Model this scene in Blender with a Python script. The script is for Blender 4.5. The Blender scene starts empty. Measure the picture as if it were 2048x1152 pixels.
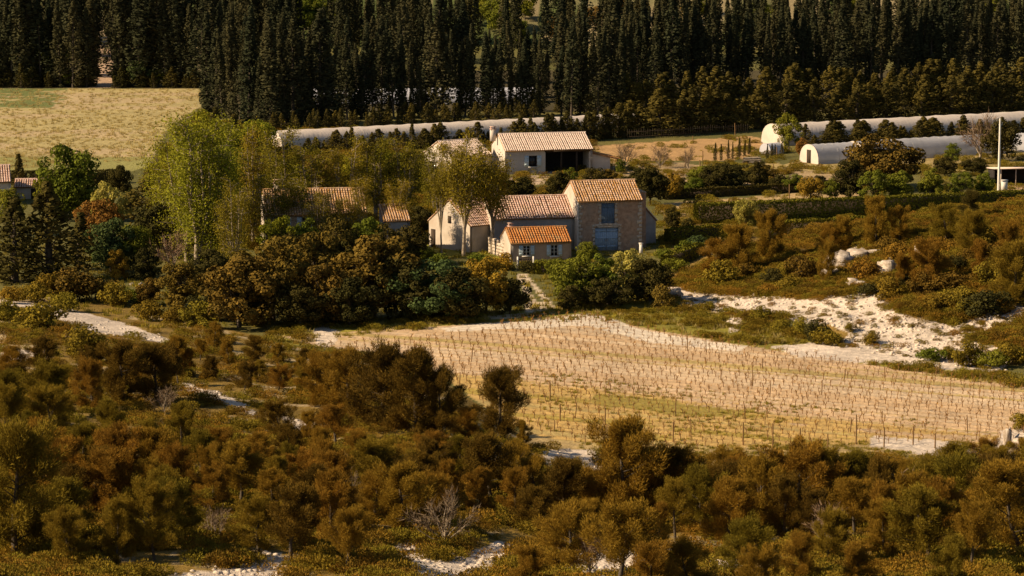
import bpy, math, random
import numpy as np
from mathutils import Vector

SC = bpy.context.scene
COL = SC.collection
rng = np.random.default_rng(7)
random.seed(7)
R = math.radians

# ------------------------------------------------------------------ camera, sky, sun, exposure
CAM_H, PITCH, HFOV = 40.0, 8.0, 20.0
cam_data = bpy.data.cameras.new('camera')
cam_data.sensor_width = 36.0
cam_data.angle = R(HFOV)
cam_data.clip_start = 1.0
cam_data.clip_end = 6000.0
cam = bpy.data.objects.new('camera', cam_data)
cam.location = (0, 0, CAM_H)
cam.rotation_euler = (R(90 - PITCH), 0, 0)
COL.objects.link(cam)
SC.camera = cam

SUN_AZ, SUN_EL = 12.0, 32.0        # degrees towards the viewer from due left, elevation
SD = Vector((-math.cos(R(SUN_AZ)) * math.cos(R(SUN_EL)), -math.sin(R(SUN_AZ)) * math.cos(R(SUN_EL)), math.sin(R(SUN_EL))))
world = bpy.data.worlds.new('World')
SC.world = world
world.use_nodes = True
wn = world.node_tree
sky = wn.nodes.new('ShaderNodeTexSky')
sky.sky_type = 'NISHITA'
sky.sun_disc = False
sky.sun_elevation = R(SUN_EL)
sky.sun_rotation = math.atan2(SD.x, SD.y)
wn.links.new(sky.outputs[0], wn.nodes['Background'].inputs[0])
wn.nodes['Background'].inputs[1].default_value = 0.05
sun_data = bpy.data.lights.new('sun', 'SUN')
sun_data.energy = 5.0
sun_data.angle = R(0.5)
sun_data.color = (1.0, 0.80, 0.54)
sun = bpy.data.objects.new('sun', sun_data)
sun.rotation_euler = SD.to_track_quat('Z', 'Y').to_euler()
sun.location = (-60, 100, 120)
COL.objects.link(sun)
SC.view_settings.view_transform = 'Standard'
SC.view_settings.look = 'None'
SC.view_settings.exposure = 0.8
SC.view_settings.gamma = 1.0
SC.view_settings.use_curve_mapping = False
SC.cycles.max_bounces = 5
SC.cycles.diffuse_bounces = 2
SC.cycles.transparent_max_bounces = 8

# ------------------------------------------------------------------ pixel -> ground helpers (photograph is 2048 x 1152)
FPX = 1024 / math.tan(R(HFOV / 2))
cp, sp = math.cos(R(PITCH)), math.sin(R(PITCH))


def ray(px, py):
    a, b = (px - 1024) / FPX, -(py - 576) / FPX
    # right = +x, up = (0, sp, cp), forward = (0, cp, -sp)
    return np.array([a, b * sp + cp, b * cp - sp])


def project(P):
    P = np.asarray(P, float)
    x, y, z = P[..., 0], P[..., 1], P[..., 2] - CAM_H
    f = np.maximum(y * cp - z * sp, 1e-3)
    u = y * sp + z * cp
    return 1024 + FPX * x / f, 576 - FPX * u / f


def _hash(ix, iy, seed):
    h = (ix.astype(np.int64) * 374761393 + iy.astype(np.int64) * 668265263 + seed * 69069) & 0x7fffffff
    h = ((h ^ (h >> 13)) * 1274126177) & 0x7fffffff
    h = (h ^ (h >> 16)) & 0xffff
    return h / 65535.0


def vnoise(x, y, seed=0):
    x, y = np.asarray(x, float), np.asarray(y, float)
    ix, iy = np.floor(x), np.floor(y)
    fx, fy = x - ix, y - iy
    fx, fy = fx * fx * (3 - 2 * fx), fy * fy * (3 - 2 * fy)
    a, b = _hash(ix, iy, seed), _hash(ix + 1, iy, seed)
    c, d = _hash(ix, iy + 1, seed), _hash(ix + 1, iy + 1, seed)
    return (a * (1 - fx) + b * fx) * (1 - fy) + (c * (1 - fx) + d * fx) * fy


def fbm(x, y, seed=0, oct=4):
    s, a, t = 0, 0.5, 0
    for k in range(oct):
        s = s + a * vnoise(x * 2 ** k, y * 2 ** k, seed + k * 17)
        t += a
        a *= 0.5
    return s / t - 0.5


def sstep(a, b, x):
    t = np.clip((x - a) / (b - a), 0, 1)
    return t * t * (3 - 2 * t)


FOOT = ([-900, -400, 0, 200, 400, 600, 750, 900, 1050, 1200, 1500, 2048, 2500, 3200],
        [292, 288, 282, 274, 262, 247, 242, 228, 207, 197, 194, 191, 187, 180])
MB = ([1240, 1350, 1500, 1700, 2048, 2500, 3200], [288, 283, 268, 250, 238, 225, 215])
MC = ([1240, 1350, 1650, 1900, 2048, 2500, 3200], [300, 302, 302, 298, 293, 288, 285])
MZ = ([1240, 1330, 1420, 1500, 1650, 1780, 1900, 2048, 2500, 3200], [0, 0.2, 1.1, 1.8, 3.3, 4.9, 6.1, 7.3, 9.5, 10.5])


def hgt(x, y):
    x, y = np.asarray(x, float), np.asarray(y, float)
    yy = np.maximum(y, 1.0)
    c = 1024 + FPX * x / np.maximum(yy, 60.0)
    foot = np.interp(c, *FOOT)
    s = np.maximum((foot - y) / (foot - 110.0), 0)
    z = 13.2 * np.power(s, 1.12)
    k = sstep(0.0, 0.25, s)
    z = z + k * (2.2 * fbm(x / 26, y / 26, 3, 3) + 0.9 * fbm(x / 6, y / 6, 5, 3))
    # limestone mound with scree at the far side of the vineyard
    b, cr, mz = np.interp(c, *MB), np.interp(c, *MC), np.interp(c, *MZ)
    t = (y - b) / (cr - b)
    up = np.power(np.clip(t, 0, 1), 0.85) * mz
    dn = sstep(0, 1, 1 - np.clip((y - cr) / 24.0, 0, 1)) * mz
    m = np.where(y < cr, up, dn)
    mk = np.clip(m / 1.5, 0, 1)
    m = m + mk * (1.9 * fbm(x / 8, y / 8, 11, 3) + 0.7 * fbm(x / 2.4, y / 2.4, 13, 2))
    z = z + np.maximum(m, 0)
    # low bank of spoil in front of the scree
    bx, by = x - (1590 - 1024) / FPX * 258, y - 258
    z = z + 0.9 * np.exp(-(bx / 6.5) ** 2 - ((by + bx * 0.45) / 2.6) ** 2)
    # gentle plain, vineyard swell
    z = z + 0.25 * fbm(x / 45, y / 45, 21, 2) * sstep(0, 20, y - foot)
    vx, vy = x - 6.5, y - 258
    z = z + 0.35 * np.exp(-(vx / 9) ** 2 - (vy / 6) ** 2)
    row = (x - 10.0) * 0.45399 + (y - 225.0) * 0.89101
    z = z + 0.05 * np.cos(row * (2 * math.pi / 1.35)) * sstep(0, 3, y - foot) * (1 - sstep(250, 262, y)) * (c > 560)
    # wooded hillside far behind
    z = z + np.where(y > 690, (y - 690) * 0.27, 0) * (1 + 0.5 * fbm(x / 120, y / 120, 31, 3))
    return z


def G(px, py):
    """Ground point seen at that place of the photograph."""
    d = ray(px, py)
    ts = np.concatenate([np.arange(60, 420, 0.5), np.arange(420, 1500, 2.0)])
    P = np.array([0, 0, CAM_H]) + ts[:, None] * d
    below = P[:, 2] < hgt(P[:, 0], P[:, 1])
    i = int(np.argmax(below)) if below.any() else len(ts) - 1
    i = max(i, 1)
    a, b = ts[i - 1], ts[i]
    for _ in range(14):
        m = (a + b) / 2
        p = np.array([0, 0, CAM_H]) + m * d
        if p[2] < hgt(p[0], p[1]):
            b = m
        else:
            a = m
    p = np.array([0, 0, CAM_H]) + b * d
    return Vector((p[0], p[1], float(hgt(p[0], p[1]))))


def G0(px, py):
    """The same on the level plain, also where the mound hides it."""
    d = ray(px, py)
    t = -CAM_H / d[2]
    return Vector((d[0] * t, d[1] * t, float(hgt(d[0] * t, d[1] * t))))


def mpp(p):
    """metres that one pixel of the photograph spans at point p"""
    return (p.y * cp - (p.z - CAM_H) * sp) / FPX


def in_poly(x, y, poly):
    poly = np.asarray(poly, float)
    inside = np.zeros(np.shape(x), bool)
    j = len(poly) - 1
    for i in range(len(poly)):
        xi, yi = poly[i]
        xj, yj = poly[j]
        c = ((yi > y) != (yj > y)) & (x < (xj - xi) * (y - yi) / (yj - yi + 1e-9) + xi)
        inside ^= c
        j = i
    return inside


# ------------------------------------------------------------------ mesh + object helpers
class MB_:
    def __init__(s):
        s.v, s.f, s.t, s.m, s.n = [], [], [], [], 0

    def add(s, v, f, tint=0.5, mat=0):
        v = np.asarray(v, float).reshape(-1, 3)
        f = np.asarray(f, np.int64)
        s.v.append(v)
        s.t.append(np.broadcast_to(np.asarray(tint, float), (len(v),)))
        s.f.append(f + s.n)
        s.m.append(np.full(len(f), mat))
        s.n += len(v)

    def box(s, x0, x1, y0, y1, z0, z1, tint=0.5, mat=0):
        v = [(x, y, z) for z in (z0, z1) for y in (y0, y1) for x in (x0, x1)]
        f = [(0, 2, 3, 1), (4, 5, 7, 6), (0, 1, 5, 4), (2, 6, 7, 3), (0, 4, 6, 2), (1, 3, 7, 5)]
        s.add(v, f, tint, mat)

    def quad(s, a, b, c, d, tint=0.5, mat=0):
        s.add([a, b, c, d], [(0, 1, 2, 3)], tint, mat)

    def tube(s, pts, rad, n=6, tint=0.5, mat=0):
        pts = np.asarray(pts, float)
        rad = np.broadcast_to(np.asarray(rad, float), (len(pts),))
        V = []
        for i, p in enumerate(pts):
            d = pts[min(i + 1, len(pts) - 1)] - pts[max(i - 1, 0)]
            d = d / (np.linalg.norm(d) + 1e-9)
            a = np.cross(d, (0.31, 0.95, 0.05) if abs(d[2]) > 0.5 else (0, 0, 1.0))
            a /= np.linalg.norm(a) + 1e-9
            b = np.cross(d, a)
            for k in range(n):
                t = 2 * math.pi * k / n
                V.append(p + rad[i] * (math.cos(t) * a + math.sin(t) * b))
        F = [(i * n + k, i * n + (k + 1) % n, (i + 1) * n + (k + 1) % n, (i + 1) * n + k)
             for i in range(len(pts) - 1) for k in range(n)]
        s.add(V, F, tint, mat)
        s.add(V[-n:], [tuple(range(n))], tint, mat)

    def mesh(s, name, mats, smooth=False):
        me = bpy.data.meshes.new(name)
        if not s.v:
            return me
        v = np.concatenate(s.v)
        sizes = np.concatenate([np.full(len(f), f.shape[1]) for f in s.f])
        loops = np.concatenate([f.ravel() for f in s.f])
        me.vertices.add(len(v))
        me.vertices.foreach_set('co', v.ravel())
        me.loops.add(len(loops))
        me.loops.foreach_set('vertex_index', loops)
        me.polygons.add(len(sizes))
        st = np.concatenate([[0], np.cumsum(sizes)[:-1]])
        me.polygons.foreach_set('loop_start', st)
        me.polygons.foreach_set('loop_total', sizes)
        me.polygons.foreach_set('material_index', np.concatenate(s.m))
        if smooth:
            me.polygons.foreach_set('use_smooth', np.ones(len(sizes), bool))
        at = me.attributes.new('tint', 'FLOAT', 'POINT')
        at.data.foreach_set('value', np.concatenate(s.t))
        for m in (mats if isinstance(mats, (list, tuple)) else [mats]):
            me.materials.append(m)
        me.update(calc_edges=True)
        return me


def link(name, data, parent=None, loc=None, rotz=0, scale=None, label=None, cat=None, group=None, kind=None):
    o = bpy.data.objects.new(name, data)
    COL.objects.link(o)
    if parent is not None:
        o.parent = parent
    if loc is not None:
        o.location = loc
    if rotz:
        o.rotation_euler = (0, 0, rotz)
    if scale is not None:
        o.scale = scale
    if label:
        o['label'] = label
    if cat:
        o['category'] = cat
    if group:
        o['group'] = group
    if kind:
        o['kind'] = kind
    return o


ONES = 'first second third fourth fifth sixth seventh eighth ninth tenth eleventh twelfth thirteenth fourteenth fifteenth sixteenth seventeenth eighteenth nineteenth'.split()
TENS = {2: 'twent', 3: 'thirt', 4: 'fort', 5: 'fift', 6: 'sixt', 7: 'sevent', 8: 'eight', 9: 'ninet'}


def nth(n):
    if n < 20:
        return ONES[n - 1]
    if n >= 100:
        return 'hundredth' if n == 100 else 'hundred-and-' + nth(n - 100)
    t, o = divmod(n, 10)
    return TENS[t] + 'ieth' if o == 0 else TENS[t] + 'y-' + ONES[o - 1]


# ------------------------------------------------------------------ materials
def new_mat(name):
    m = bpy.data.materials.new(name)
    m.use_nodes = True
    nt = m.node_tree
    nt.nodes.clear()
    return m, nt, nt.nodes, nt.links


def n_mix(nt, a, b, fac, blend='MIX'):
    n = nt.nodes.new('ShaderNodeMix')
    n.data_type = 'RGBA'
    n.blend_type = blend
    for sock, val in ((n.inputs[6], a), (n.inputs[7], b), (n.inputs[0], fac)):
        if isinstance(val, (tuple, list)):
            sock.default_value = (*val[:3], 1)
        elif isinstance(val, (int, float)):
            sock.default_value = val
        else:
            nt.links.new(val, sock)
    return n.outputs[2]


def n_noise(nt, scale, detail=4, coord='Object', rough=0.6, stretch=None):
    tc = nt.nodes.new('ShaderNodeTexCoord')
    src = tc.outputs[coord]
    if stretch:
        mp = nt.nodes.new('ShaderNodeMapping')
        mp.inputs[3].default_value = stretch
        nt.links.new(src, mp.inputs[0])
        src = mp.outputs[0]
    n = nt.nodes.new('ShaderNodeTexNoise')
    n.inputs['Scale'].default_value = scale
    n.inputs['Detail'].default_value = detail
    n.inputs['Roughness'].default_value = rough
    nt.links.new(src, n.inputs['Vector'])
    return n.outputs[0]


def n_range(nt, v, a, b, c=0.0, d=1.0):
    n = nt.nodes.new('ShaderNodeMapRange')
    n.inputs[1].default_value, n.inputs[2].default_value = a, b
    n.inputs[3].default_value, n.inputs[4].default_value = c, d
    nt.links.new(v, n.inputs[0])
    return n.outputs[0]


def n_attr(nt, name):
    n = nt.nodes.new('ShaderNodeAttribute')
    n.attribute_name = name
    return n


def foliage(name, ca, cb, cc=None, trans=0.22, amt=0.35):
    """two leaf colours mixed by each leaf's own tint, shifted a little from plant to plant"""
    m, nt, N, L = new_mat(name)
    t = n_attr(nt, 'tint').outputs['Fac']
    col = n_mix(nt, ca, cb, t)
    oi = N.new('ShaderNodeObjectInfo')
    if cc is None:
        cc = tuple(c * f for c, f in zip(ca, (1.45, 0.95, 0.8)))
    col = n_mix(nt, col, cc, n_range(nt, oi.outputs['Random'], 0, 1, 0, amt))
    d = N.new('ShaderNodeBsdfDiffuse')
    tr = N.new('ShaderNodeBsdfTranslucent')
    mx = N.new('ShaderNodeMixShader')
    mx.inputs[0].default_value = trans
    L.new(col, d.inputs[0])
    L.new(col, tr.inputs[0])
    L.new(d.outputs[0], mx.inputs[1])
    L.new(tr.outputs[0], mx.inputs[2])
    out = N.new('ShaderNodeOutputMaterial')
    L.new(mx.outputs[0], out.inputs[0])
    return m


def rough_mat(name, ca, cb, scale=1.5, rough=0.9, bump=0.0, bscale=8.0, cc=None, cscale=0.4, tint=0.0, tcol=None, lo=0.35, hi=0.65, spec=0.2):
    m, nt, N, L = new_mat(name)
    col = n_mix(nt, ca, cb, n_range(nt, n_noise(nt, scale, 6), lo, hi))
    if cc is not None:
        col = n_mix(nt, col, cc, n_range(nt, n_noise(nt, cscale, 5), 0.5, 0.68))
    if tint:
        t = n_range(nt, n_attr(nt, 'tint').outputs['Fac'], 0, 1, 0, tint)
        col = n_mix(nt, col, tcol, t)
    p = N.new('ShaderNodeBsdfPrincipled')
    p.inputs['Roughness'].default_value = rough
    p.inputs['Specular IOR Level'].default_value = spec
    L.new(col, p.inputs['Base Color'])
    if bump:
        b = N.new('ShaderNodeBump')
        b.inputs['Strength'].default_value = bump
        b.inputs['Distance'].default_value = 0.1
        L.new(n_noise(nt, bscale, 6), b.inputs['Height'])
        L.new(b.outputs[0], p.inputs['Normal'])
    out = N.new('ShaderNodeOutputMaterial')
    L.new(p.outputs[0], out.inputs[0])
    return m


M = {}
M['bark'] = rough_mat('bark', (0.10, 0.075, 0.05), (0.05, 0.038, 0.026), 6)
M['pale_bark'] = rough_mat('pale_bark', (0.34, 0.27, 0.19), (0.16, 0.12, 0.08), 3)
M['pine'] = foliage('pine_needles', (0.32, 0.155, 0.020), (0.125, 0.066, 0.012), (0.24, 0.150, 0.018), 0.2, 0.8)
M['pine_green'] = foliage('green_pine_needles', (0.21, 0.155, 0.016), (0.09, 0.07, 0.011), (0.24, 0.145, 0.018), 0.2, 0.6)
M['scrub'] = foliage('scrub_leaves', (0.25, 0.150, 0.018), (0.10, 0.064, 0.011), (0.20, 0.160, 0.018), 0.2, 0.9)
M['oak'] = foliage('oak_leaves', (0.175, 0.102, 0.018), (0.050, 0.036, 0.010), (0.150, 0.105, 0.018), 0.06, 0.6)
M['gold'] = foliage('golden_leaves', (0.33, 0.20, 0.022), (0.15, 0.095, 0.014), (0.30, 0.17, 0.02), 0.15, 0.6)
M['rust'] = foliage('rust_leaves', (0.20, 0.115, 0.026), (0.095, 0.058, 0.016), None, 0.15, 0.4)
M['plane'] = foliage('plane_leaves', (0.28, 0.275, 0.022), (0.115, 0.125, 0.013), (0.33, 0.265, 0.02), 0.30, 0.6)
M['plane_dull'] = foliage('dull_plane_leaves', (0.25, 0.205, 0.018), (0.10, 0.09, 0.011), (0.28, 0.19, 0.02), 0.28, 0.7)
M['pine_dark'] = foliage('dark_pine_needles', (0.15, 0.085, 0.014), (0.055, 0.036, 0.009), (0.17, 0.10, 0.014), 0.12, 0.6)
M['leaf'] = foliage('garden_leaves', (0.155, 0.175, 0.020), (0.055, 0.068, 0.010), (0.22, 0.185, 0.02), 0.22, 0.6)
M['bluegreen'] = foliage('blue_green_leaves', (0.085, 0.115, 0.036), (0.04, 0.06, 0.02), None, 0.2, 0.2)
M['blossom'] = foliage('blossom_leaves', (0.46, 0.36, 0.085), (0.12, 0.12, 0.016), (0.40, 0.34, 0.06), 0.2, 0.3)
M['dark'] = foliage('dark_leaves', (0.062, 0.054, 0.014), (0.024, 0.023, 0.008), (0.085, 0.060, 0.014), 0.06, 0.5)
M['cypress'] = foliage('cypress_leaves', (0.044, 0.047, 0.022), (0.014, 0.017, 0.010), (0.070, 0.058, 0.024), 0.04, 0.7)
M['windbreak'] = foliage('windbreak_leaves', (0.080, 0.062, 0.015), (0.024, 0.022, 0.009), (0.11, 0.080, 0.016), 0.05, 0.7)
M['hedge'] = foliage('hedge_leaves', (0.15, 0.135, 0.014), (0.055, 0.054, 0.009), None, 0.05, 0.3)
M['twig'] = foliage('bare_twigs', (0.22, 0.155, 0.095), (0.11, 0.08, 0.05), None, 0.0, 0.3)
M['grass'] = foliage('grass_blades', (0.24, 0.19, 0.022), (0.12, 0.105, 0.014), (0.30, 0.21, 0.03), 0.25, 0.6)
M['vine'] = foliage('vine_leaves', (0.36, 0.19, 0.02), (0.22, 0.12, 0.016), None, 0.2, 0.4)
M['vine_wood'] = rough_mat('vine_wood', (0.25, 0.135, 0.05), (0.16, 0.085, 0.034), 9)
M['stake'] = rough_mat('stake_wood', (0.22, 0.12, 0.045), (0.13, 0.075, 0.03), 9)
M['rock'] = rough_mat('limestone', (0.60, 0.50, 0.40), (0.46, 0.37, 0.28), 1.6, bump=0.6, bscale=3)
M['boulder'] = rough_mat('weathered_limestone', (0.48, 0.40, 0.32), (0.26, 0.20, 0.145), 1.8, bump=1.0, bscale=2.5, lo=0.4, hi=0.6)
M['stone_wall'] = rough_mat('barn_stone', (0.48, 0.31, 0.20), (0.27, 0.165, 0.105), 2.2, bump=0.9, bscale=5, cc=(0.34, 0.26, 0.19), cscale=0.5)
M['quoin'] = rough_mat('dressed_stone', (0.52, 0.42, 0.32), (0.40, 0.31, 0.23), 2.5)
M['plaster'] = rough_mat('pale_plaster', (0.50, 0.42, 0.34), (0.40, 0.33, 0.26), 0.9, cc=(0.42, 0.33, 0.25), cscale=0.5)
M['grey_render'] = rough_mat('grey_render', (0.40, 0.355, 0.32), (0.31, 0.27, 0.24), 1.2)
M['cottage_wall'] = rough_mat('cottage_render', (0.45, 0.31, 0.21), (0.37, 0.25, 0.17), 1.6)
M['white_wall'] = rough_mat('white_render', (0.54, 0.46, 0.38), (0.45, 0.38, 0.31), 1.0)
M['tile_ochre'] = rough_mat('ochre_tiles', (0.43, 0.225, 0.075), (0.32, 0.155, 0.045), 1.2, tint=0.85, tcol=(0.52, 0.35, 0.24), cc=(0.30, 0.19, 0.085), cscale=0.9)
M['tile_pink'] = rough_mat('pink_tiles', (0.52, 0.325, 0.245), (0.42, 0.25, 0.18), 1.2, tint=0.7, tcol=(0.58, 0.42, 0.34), cc=(0.30, 0.19, 0.085), cscale=0.9)
M['tile_red'] = rough_mat('red_tiles', (0.42, 0.155, 0.034), (0.26, 0.085, 0.022), 0.9, tint=0.7, tcol=(0.46, 0.21, 0.07), cc=(0.30, 0.19, 0.085), cscale=0.9)
M['tile_pale'] = rough_mat('pale_tiles', (0.64, 0.49, 0.39), (0.56, 0.42, 0.33), 0.8, tint=0.4, tcol=(0.68, 0.55, 0.45))
M['mortar'] = rough_mat('roof_bed', (0.30, 0.16, 0.07), (0.20, 0.10, 0.04), 2)
M['blue'] = rough_mat('blue_paint', (0.27, 0.36, 0.47), (0.33, 0.42, 0.52), 3, rough=0.6)
M['blue_dark'] = rough_mat('dull_blue_paint', (0.095, 0.14, 0.20), (0.13, 0.175, 0.24), 3, rough=0.6)
M['shutter'] = rough_mat('pale_blue_paint', (0.46, 0.54, 0.58), (0.55, 0.62, 0.64), 3, rough=0.6)
M['white'] = rough_mat('white_paint', (0.66, 0.60, 0.52), (0.58, 0.52, 0.44), 3, rough=0.6)
M['wood_dark'] = rough_mat('dark_wood', (0.06, 0.04, 0.025), (0.035, 0.024, 0.016), 4)
M['painted_shade'] = rough_mat('interior_shade', (0.03, 0.024, 0.02), (0.02, 0.016, 0.013), 2)  # near-black: the shade of open interiors put into the colour
M['iron'] = rough_mat('galvanised_iron', (0.40, 0.38, 0.35), (0.30, 0.28, 0.26), 5, rough=0.5)
M['pole'] = rough_mat('pale_concrete', (0.72, 0.66, 0.56), (0.60, 0.54, 0.46), 4)


def glass_mat():
    m, nt, N, L = new_mat('window_glass')
    p = N.new('ShaderNodeBsdfPrincipled')
    p.inputs['Base Color'].default_value = (0.02, 0.02, 0.022, 1)
    p.inputs['Roughness'].default_value = 0.08
    out = N.new('ShaderNodeOutputMaterial')
    L.new(p.outputs[0], out.inputs[0])
    return m


def film_mat(name, col, col2, clear, trans=0.35):
    m, nt, N, L = new_mat(name)
    c = n_mix(nt, col, col2, n_range(nt, n_noise(nt, 0.7, 6, stretch=(0.25, 1, 1)), 0.4, 0.62))
    d = N.new('ShaderNodeBsdfDiffuse')
    t = N.new('ShaderNodeBsdfTranslucent')
    g = N.new('ShaderNodeBsdfGlossy')
    g.inputs['Roughness'].default_value = 0.35
    tp = N.new('ShaderNodeBsdfTransparent')
    bp = N.new('ShaderNodeBump')
    bp.inputs['Strength'].default_value = 0.5
    bp.inputs['Distance'].default_value = 0.12
    L.new(n_noise(nt, 2.2, 6, stretch=(1.6, 0.35, 0.35)), bp.inputs['Height'])
    L.new(bp.outputs[0], d.inputs['Normal'])
    L.new(c, d.inputs[0]); L.new(c, t.inputs[0])
    a = N.new('ShaderNodeMixShader'); a.inputs[0].default_value = trans
    b = N.new('ShaderNodeMixShader'); b.inputs[0].default_value = 0.06
    e = N.new('ShaderNodeMixShader'); e.inputs[0].default_value = clear
    L.new(d.outputs[0], a.inputs[1]); L.new(t.outputs[0], a.inputs[2])
    L.new(a.outputs[0], b.inputs[1]); L.new(g.outputs[0], b.inputs[2])
    L.new(b.outputs[0], e.inputs[1]); L.new(tp.outputs[0], e.inputs[2])
    out = N.new('ShaderNodeOutputMaterial')
    L.new(e.outputs[0], out.inputs[0])
    return m


M['glass'] = glass_mat()
M['film_cream'] = film_mat('whitewashed_film', (0.62, 0.52, 0.43), (0.54, 0.45, 0.37), 0.0, 0.1)
M['film_grey'] = film_mat('clear_film', (0.58, 0.56, 0.58), (0.44, 0.43, 0.45), 0.22, 0.35)
M['film_white'] = film_mat('white_film', (0.60, 0.58, 0.60), (0.50, 0.48, 0.50), 0.0, 0.3)


# ------------------------------------------------------------------ ground
def build_ground():
    ss = np.concatenate([-np.geomspace(0.62, 0.2, 26), np.linspace(-0.198, 0.198, 430), np.geomspace(0.2, 0.62, 26)])
    ys = np.concatenate([np.linspace(2, 92, 12), np.arange(94, 186, 0.55), np.arange(186, 262, 0.32), np.arange(262, 320, 0.55), np.arange(320, 420, 1.2), np.arange(420, 570, 1.6), np.arange(570, 700, 4), np.geomspace(700, 2200, 40)])
    U, Y = np.meshgrid(ss, ys)
    X = U * np.maximum(Y, 60)
    Z = hgt(X, Y)
    P = np.stack([X, Y, Z], -1)
    px, py = project(P)
    jx = px + 46 * fbm(X / 2.4, Y / 4, 41, 4) + 40 * fbm(X / 9, Y / 14, 43, 2)
    jy = py + 22 * fbm(X / 2.4, Y / 4, 47, 4)
    n1 = fbm(X / 3, Y / 3, 51, 4)
    n2 = fbm(X / 12, Y / 20, 53, 3)
    C = np.zeros(P.shape)
    C[:] = (0.125, 0.110, 0.030)                                        # garden and meadow
    C += (n2 * 0.12)[..., None] * np.array([0.8, 0.5, 0.1])

    def paint(mask, col, var=0.25):
        c = np.array(col) * (1 + var * 2 * n1[..., None])
        C[mask] = np.clip(c, 0.01, 0.9)[mask]

    # dry garrigue on both hills
    foot = np.interp(1024 + FPX * X / np.maximum(Y, 60), *FOOT)
    paint((Y < foot + 2 * n1), (0.23, 0.145, 0.032), 0.5)
    paint((Y < foot) & (n1 > 0.12), (0.34, 0.25, 0.13), 0.3)
    b = np.interp(1024 + FPX * X / np.maximum(Y, 60), *MB)
    paint((Y > b) & (Y < b + 75) & (px > 1330), (0.20, 0.125, 0.030), 0.5)
    far = Y > 690
    paint(far, (0.075, 0.09, 0.022), 0.5)
    paint(far & (n2 + 0.25 * (sstep(900, 1200, px) - 0.5) > 0.02), (0.26, 0.20, 0.10), 0.4)
    paint(far & (px < 420) & (py > 60), (0.45, 0.32, 0.21), 0.15)
    # pale corn field
    fieldp = [(-900, 178), (398, 177), (405, 210), (330, 262), (300, 330), (240, 352), (0, 345), (-900, 350)]
    fm = in_poly(px + 0.15 * (jx - px), py + 0.12 * (jy - py), fieldp)
    paint(fm, (0.40, 0.315, 0.135), 0.22)
    fn = fbm(X / 16, Y / 9, 57, 3)
    paint(fm & (fn > 0.08), (0.44, 0.325, 0.17), 0.2)
    paint(fm & (py < 216) & (px < 118 + 90 * n1) & (fn + n1 > -0.08), (0.15, 0.165, 0.05), 0.3)
    paint(fm & (py > 314), (0.26, 0.235, 0.075), 0.2)
    paint((py > 60) & (py < 177) & (px < 420) & (Y < 690), (0.09, 0.07, 0.03), 0.4)  # ground darkened, standing in for shade between the field cypresses
    paint((py > 140) & (py < 222) & (px > 420) & (Y < 690), (0.07, 0.055, 0.024), 0.4)  # likewise shade under the other cypress ranks, painted into the ground
    paint((py > 90) & (py < 176) & (px > 178) & (px < 240), (0.45, 0.30, 0.19), 0.15)
    # yard and kitchen garden above the barn
    paint(in_poly(jx, py, [(1180, 292), (1500, 272), (1540, 282), (1500, 318), (1420, 322), (1260, 322), (1200, 330)]), (0.42, 0.25, 0.105), 0.3)
    paint(in_poly(jx, jy, [(1180, 330), (1560, 330), (1700, 345), (1700, 366), (1500, 372), (1300, 376), (1190, 372)]), (0.34, 0.235, 0.12), 0.4)
    paint(in_poly(jx, jy, [(1030, 352), (1110, 346), (1110, 372), (1030, 372)]), (0.52, 0.38, 0.25), 0.2)
    paint(in_poly(px, py + 6 * n1, [(1310, 408), (1690, 379), (1760, 380), (1700, 394), (1420, 415), (1370, 432), (1330, 430)]), (0.44, 0.30, 0.14), 0.25)
    paint(in_poly(jx, jy, [(1500, 330), (2048, 300), (2048, 330), (1700, 350)]), (0.36, 0.26, 0.10), 0.35)
    paint(in_poly(px, py, [(1990, 358), (2200, 352), (2200, 384), (2010, 384)]), (0.55, 0.36, 0.20), 0.2)
    # lawn by the left wing, painted lighter
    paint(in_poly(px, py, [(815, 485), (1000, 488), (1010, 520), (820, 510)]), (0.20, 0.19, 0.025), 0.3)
    # verge round the vineyard
    paint(in_poly(px + 0.3 * (jx - px), py + 0.3 * (jy - py), [(540, 655), (850, 634), (1050, 622), (1200, 600), (1300, 588), (1400, 604), (1520, 640), (1640, 676), (1760, 716), (1960, 744), (2300, 770), (2300, 800), (1900, 770), (1500, 720), (1200, 690), (700, 690), (540, 690)]), (0.23, 0.19, 0.030), 0.4)
    paint((py > 880) & (py < 905) & (px > 1450) & (px < 2100) & (Y > foot) & (n1 > -0.1), (0.21, 0.19, 0.035), 0.3)
    paint((py > 850) & (Y > foot - 3 + 4 * n1) & (Y < foot + 16) & (px > 1050), (0.38, 0.27, 0.12), 0.4)
    # vineyard soil
    vin = in_poly(px + 0.12 * (jx - px), py + 0.12 * (jy - py), VINE_POLY)
    paint(vin, (0.51, 0.345, 0.195), 0.25)
    band = fbm(X * 0.05 + Y * 0.09, (Y + 0.5 * X) * 0.5, 61, 4)
    paint(vin & (band > 0.1), (0.55, 0.40, 0.25), 0.25)
    low = sstep(0, 1, (py - (690 + (px - 900) * 0.12)) / 90)
    paint(vin & (low + 0.9 * band + 0.4 * n1 > 0.72), (0.47, 0.305, 0.105), 0.22)
    paint(vin & (low + 1.3 * band + 0.5 * n1 > 1.12) & (px < 1800), (0.33, 0.235, 0.055), 0.25)
    paint(vin & (fbm(X * 0.05 + Y * 0.09, (Y + 0.51 * X) * 0.42, 67, 3) > 0.16), (0.40, 0.29, 0.11), 0.3)
    paint(vin & in_poly(jx, jy, [(1180, 790), (1300, 795), (1520, 822), (1500, 834), (1300, 822), (1180, 806)]), (0.29, 0.215, 0.05), 0.2)
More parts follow.
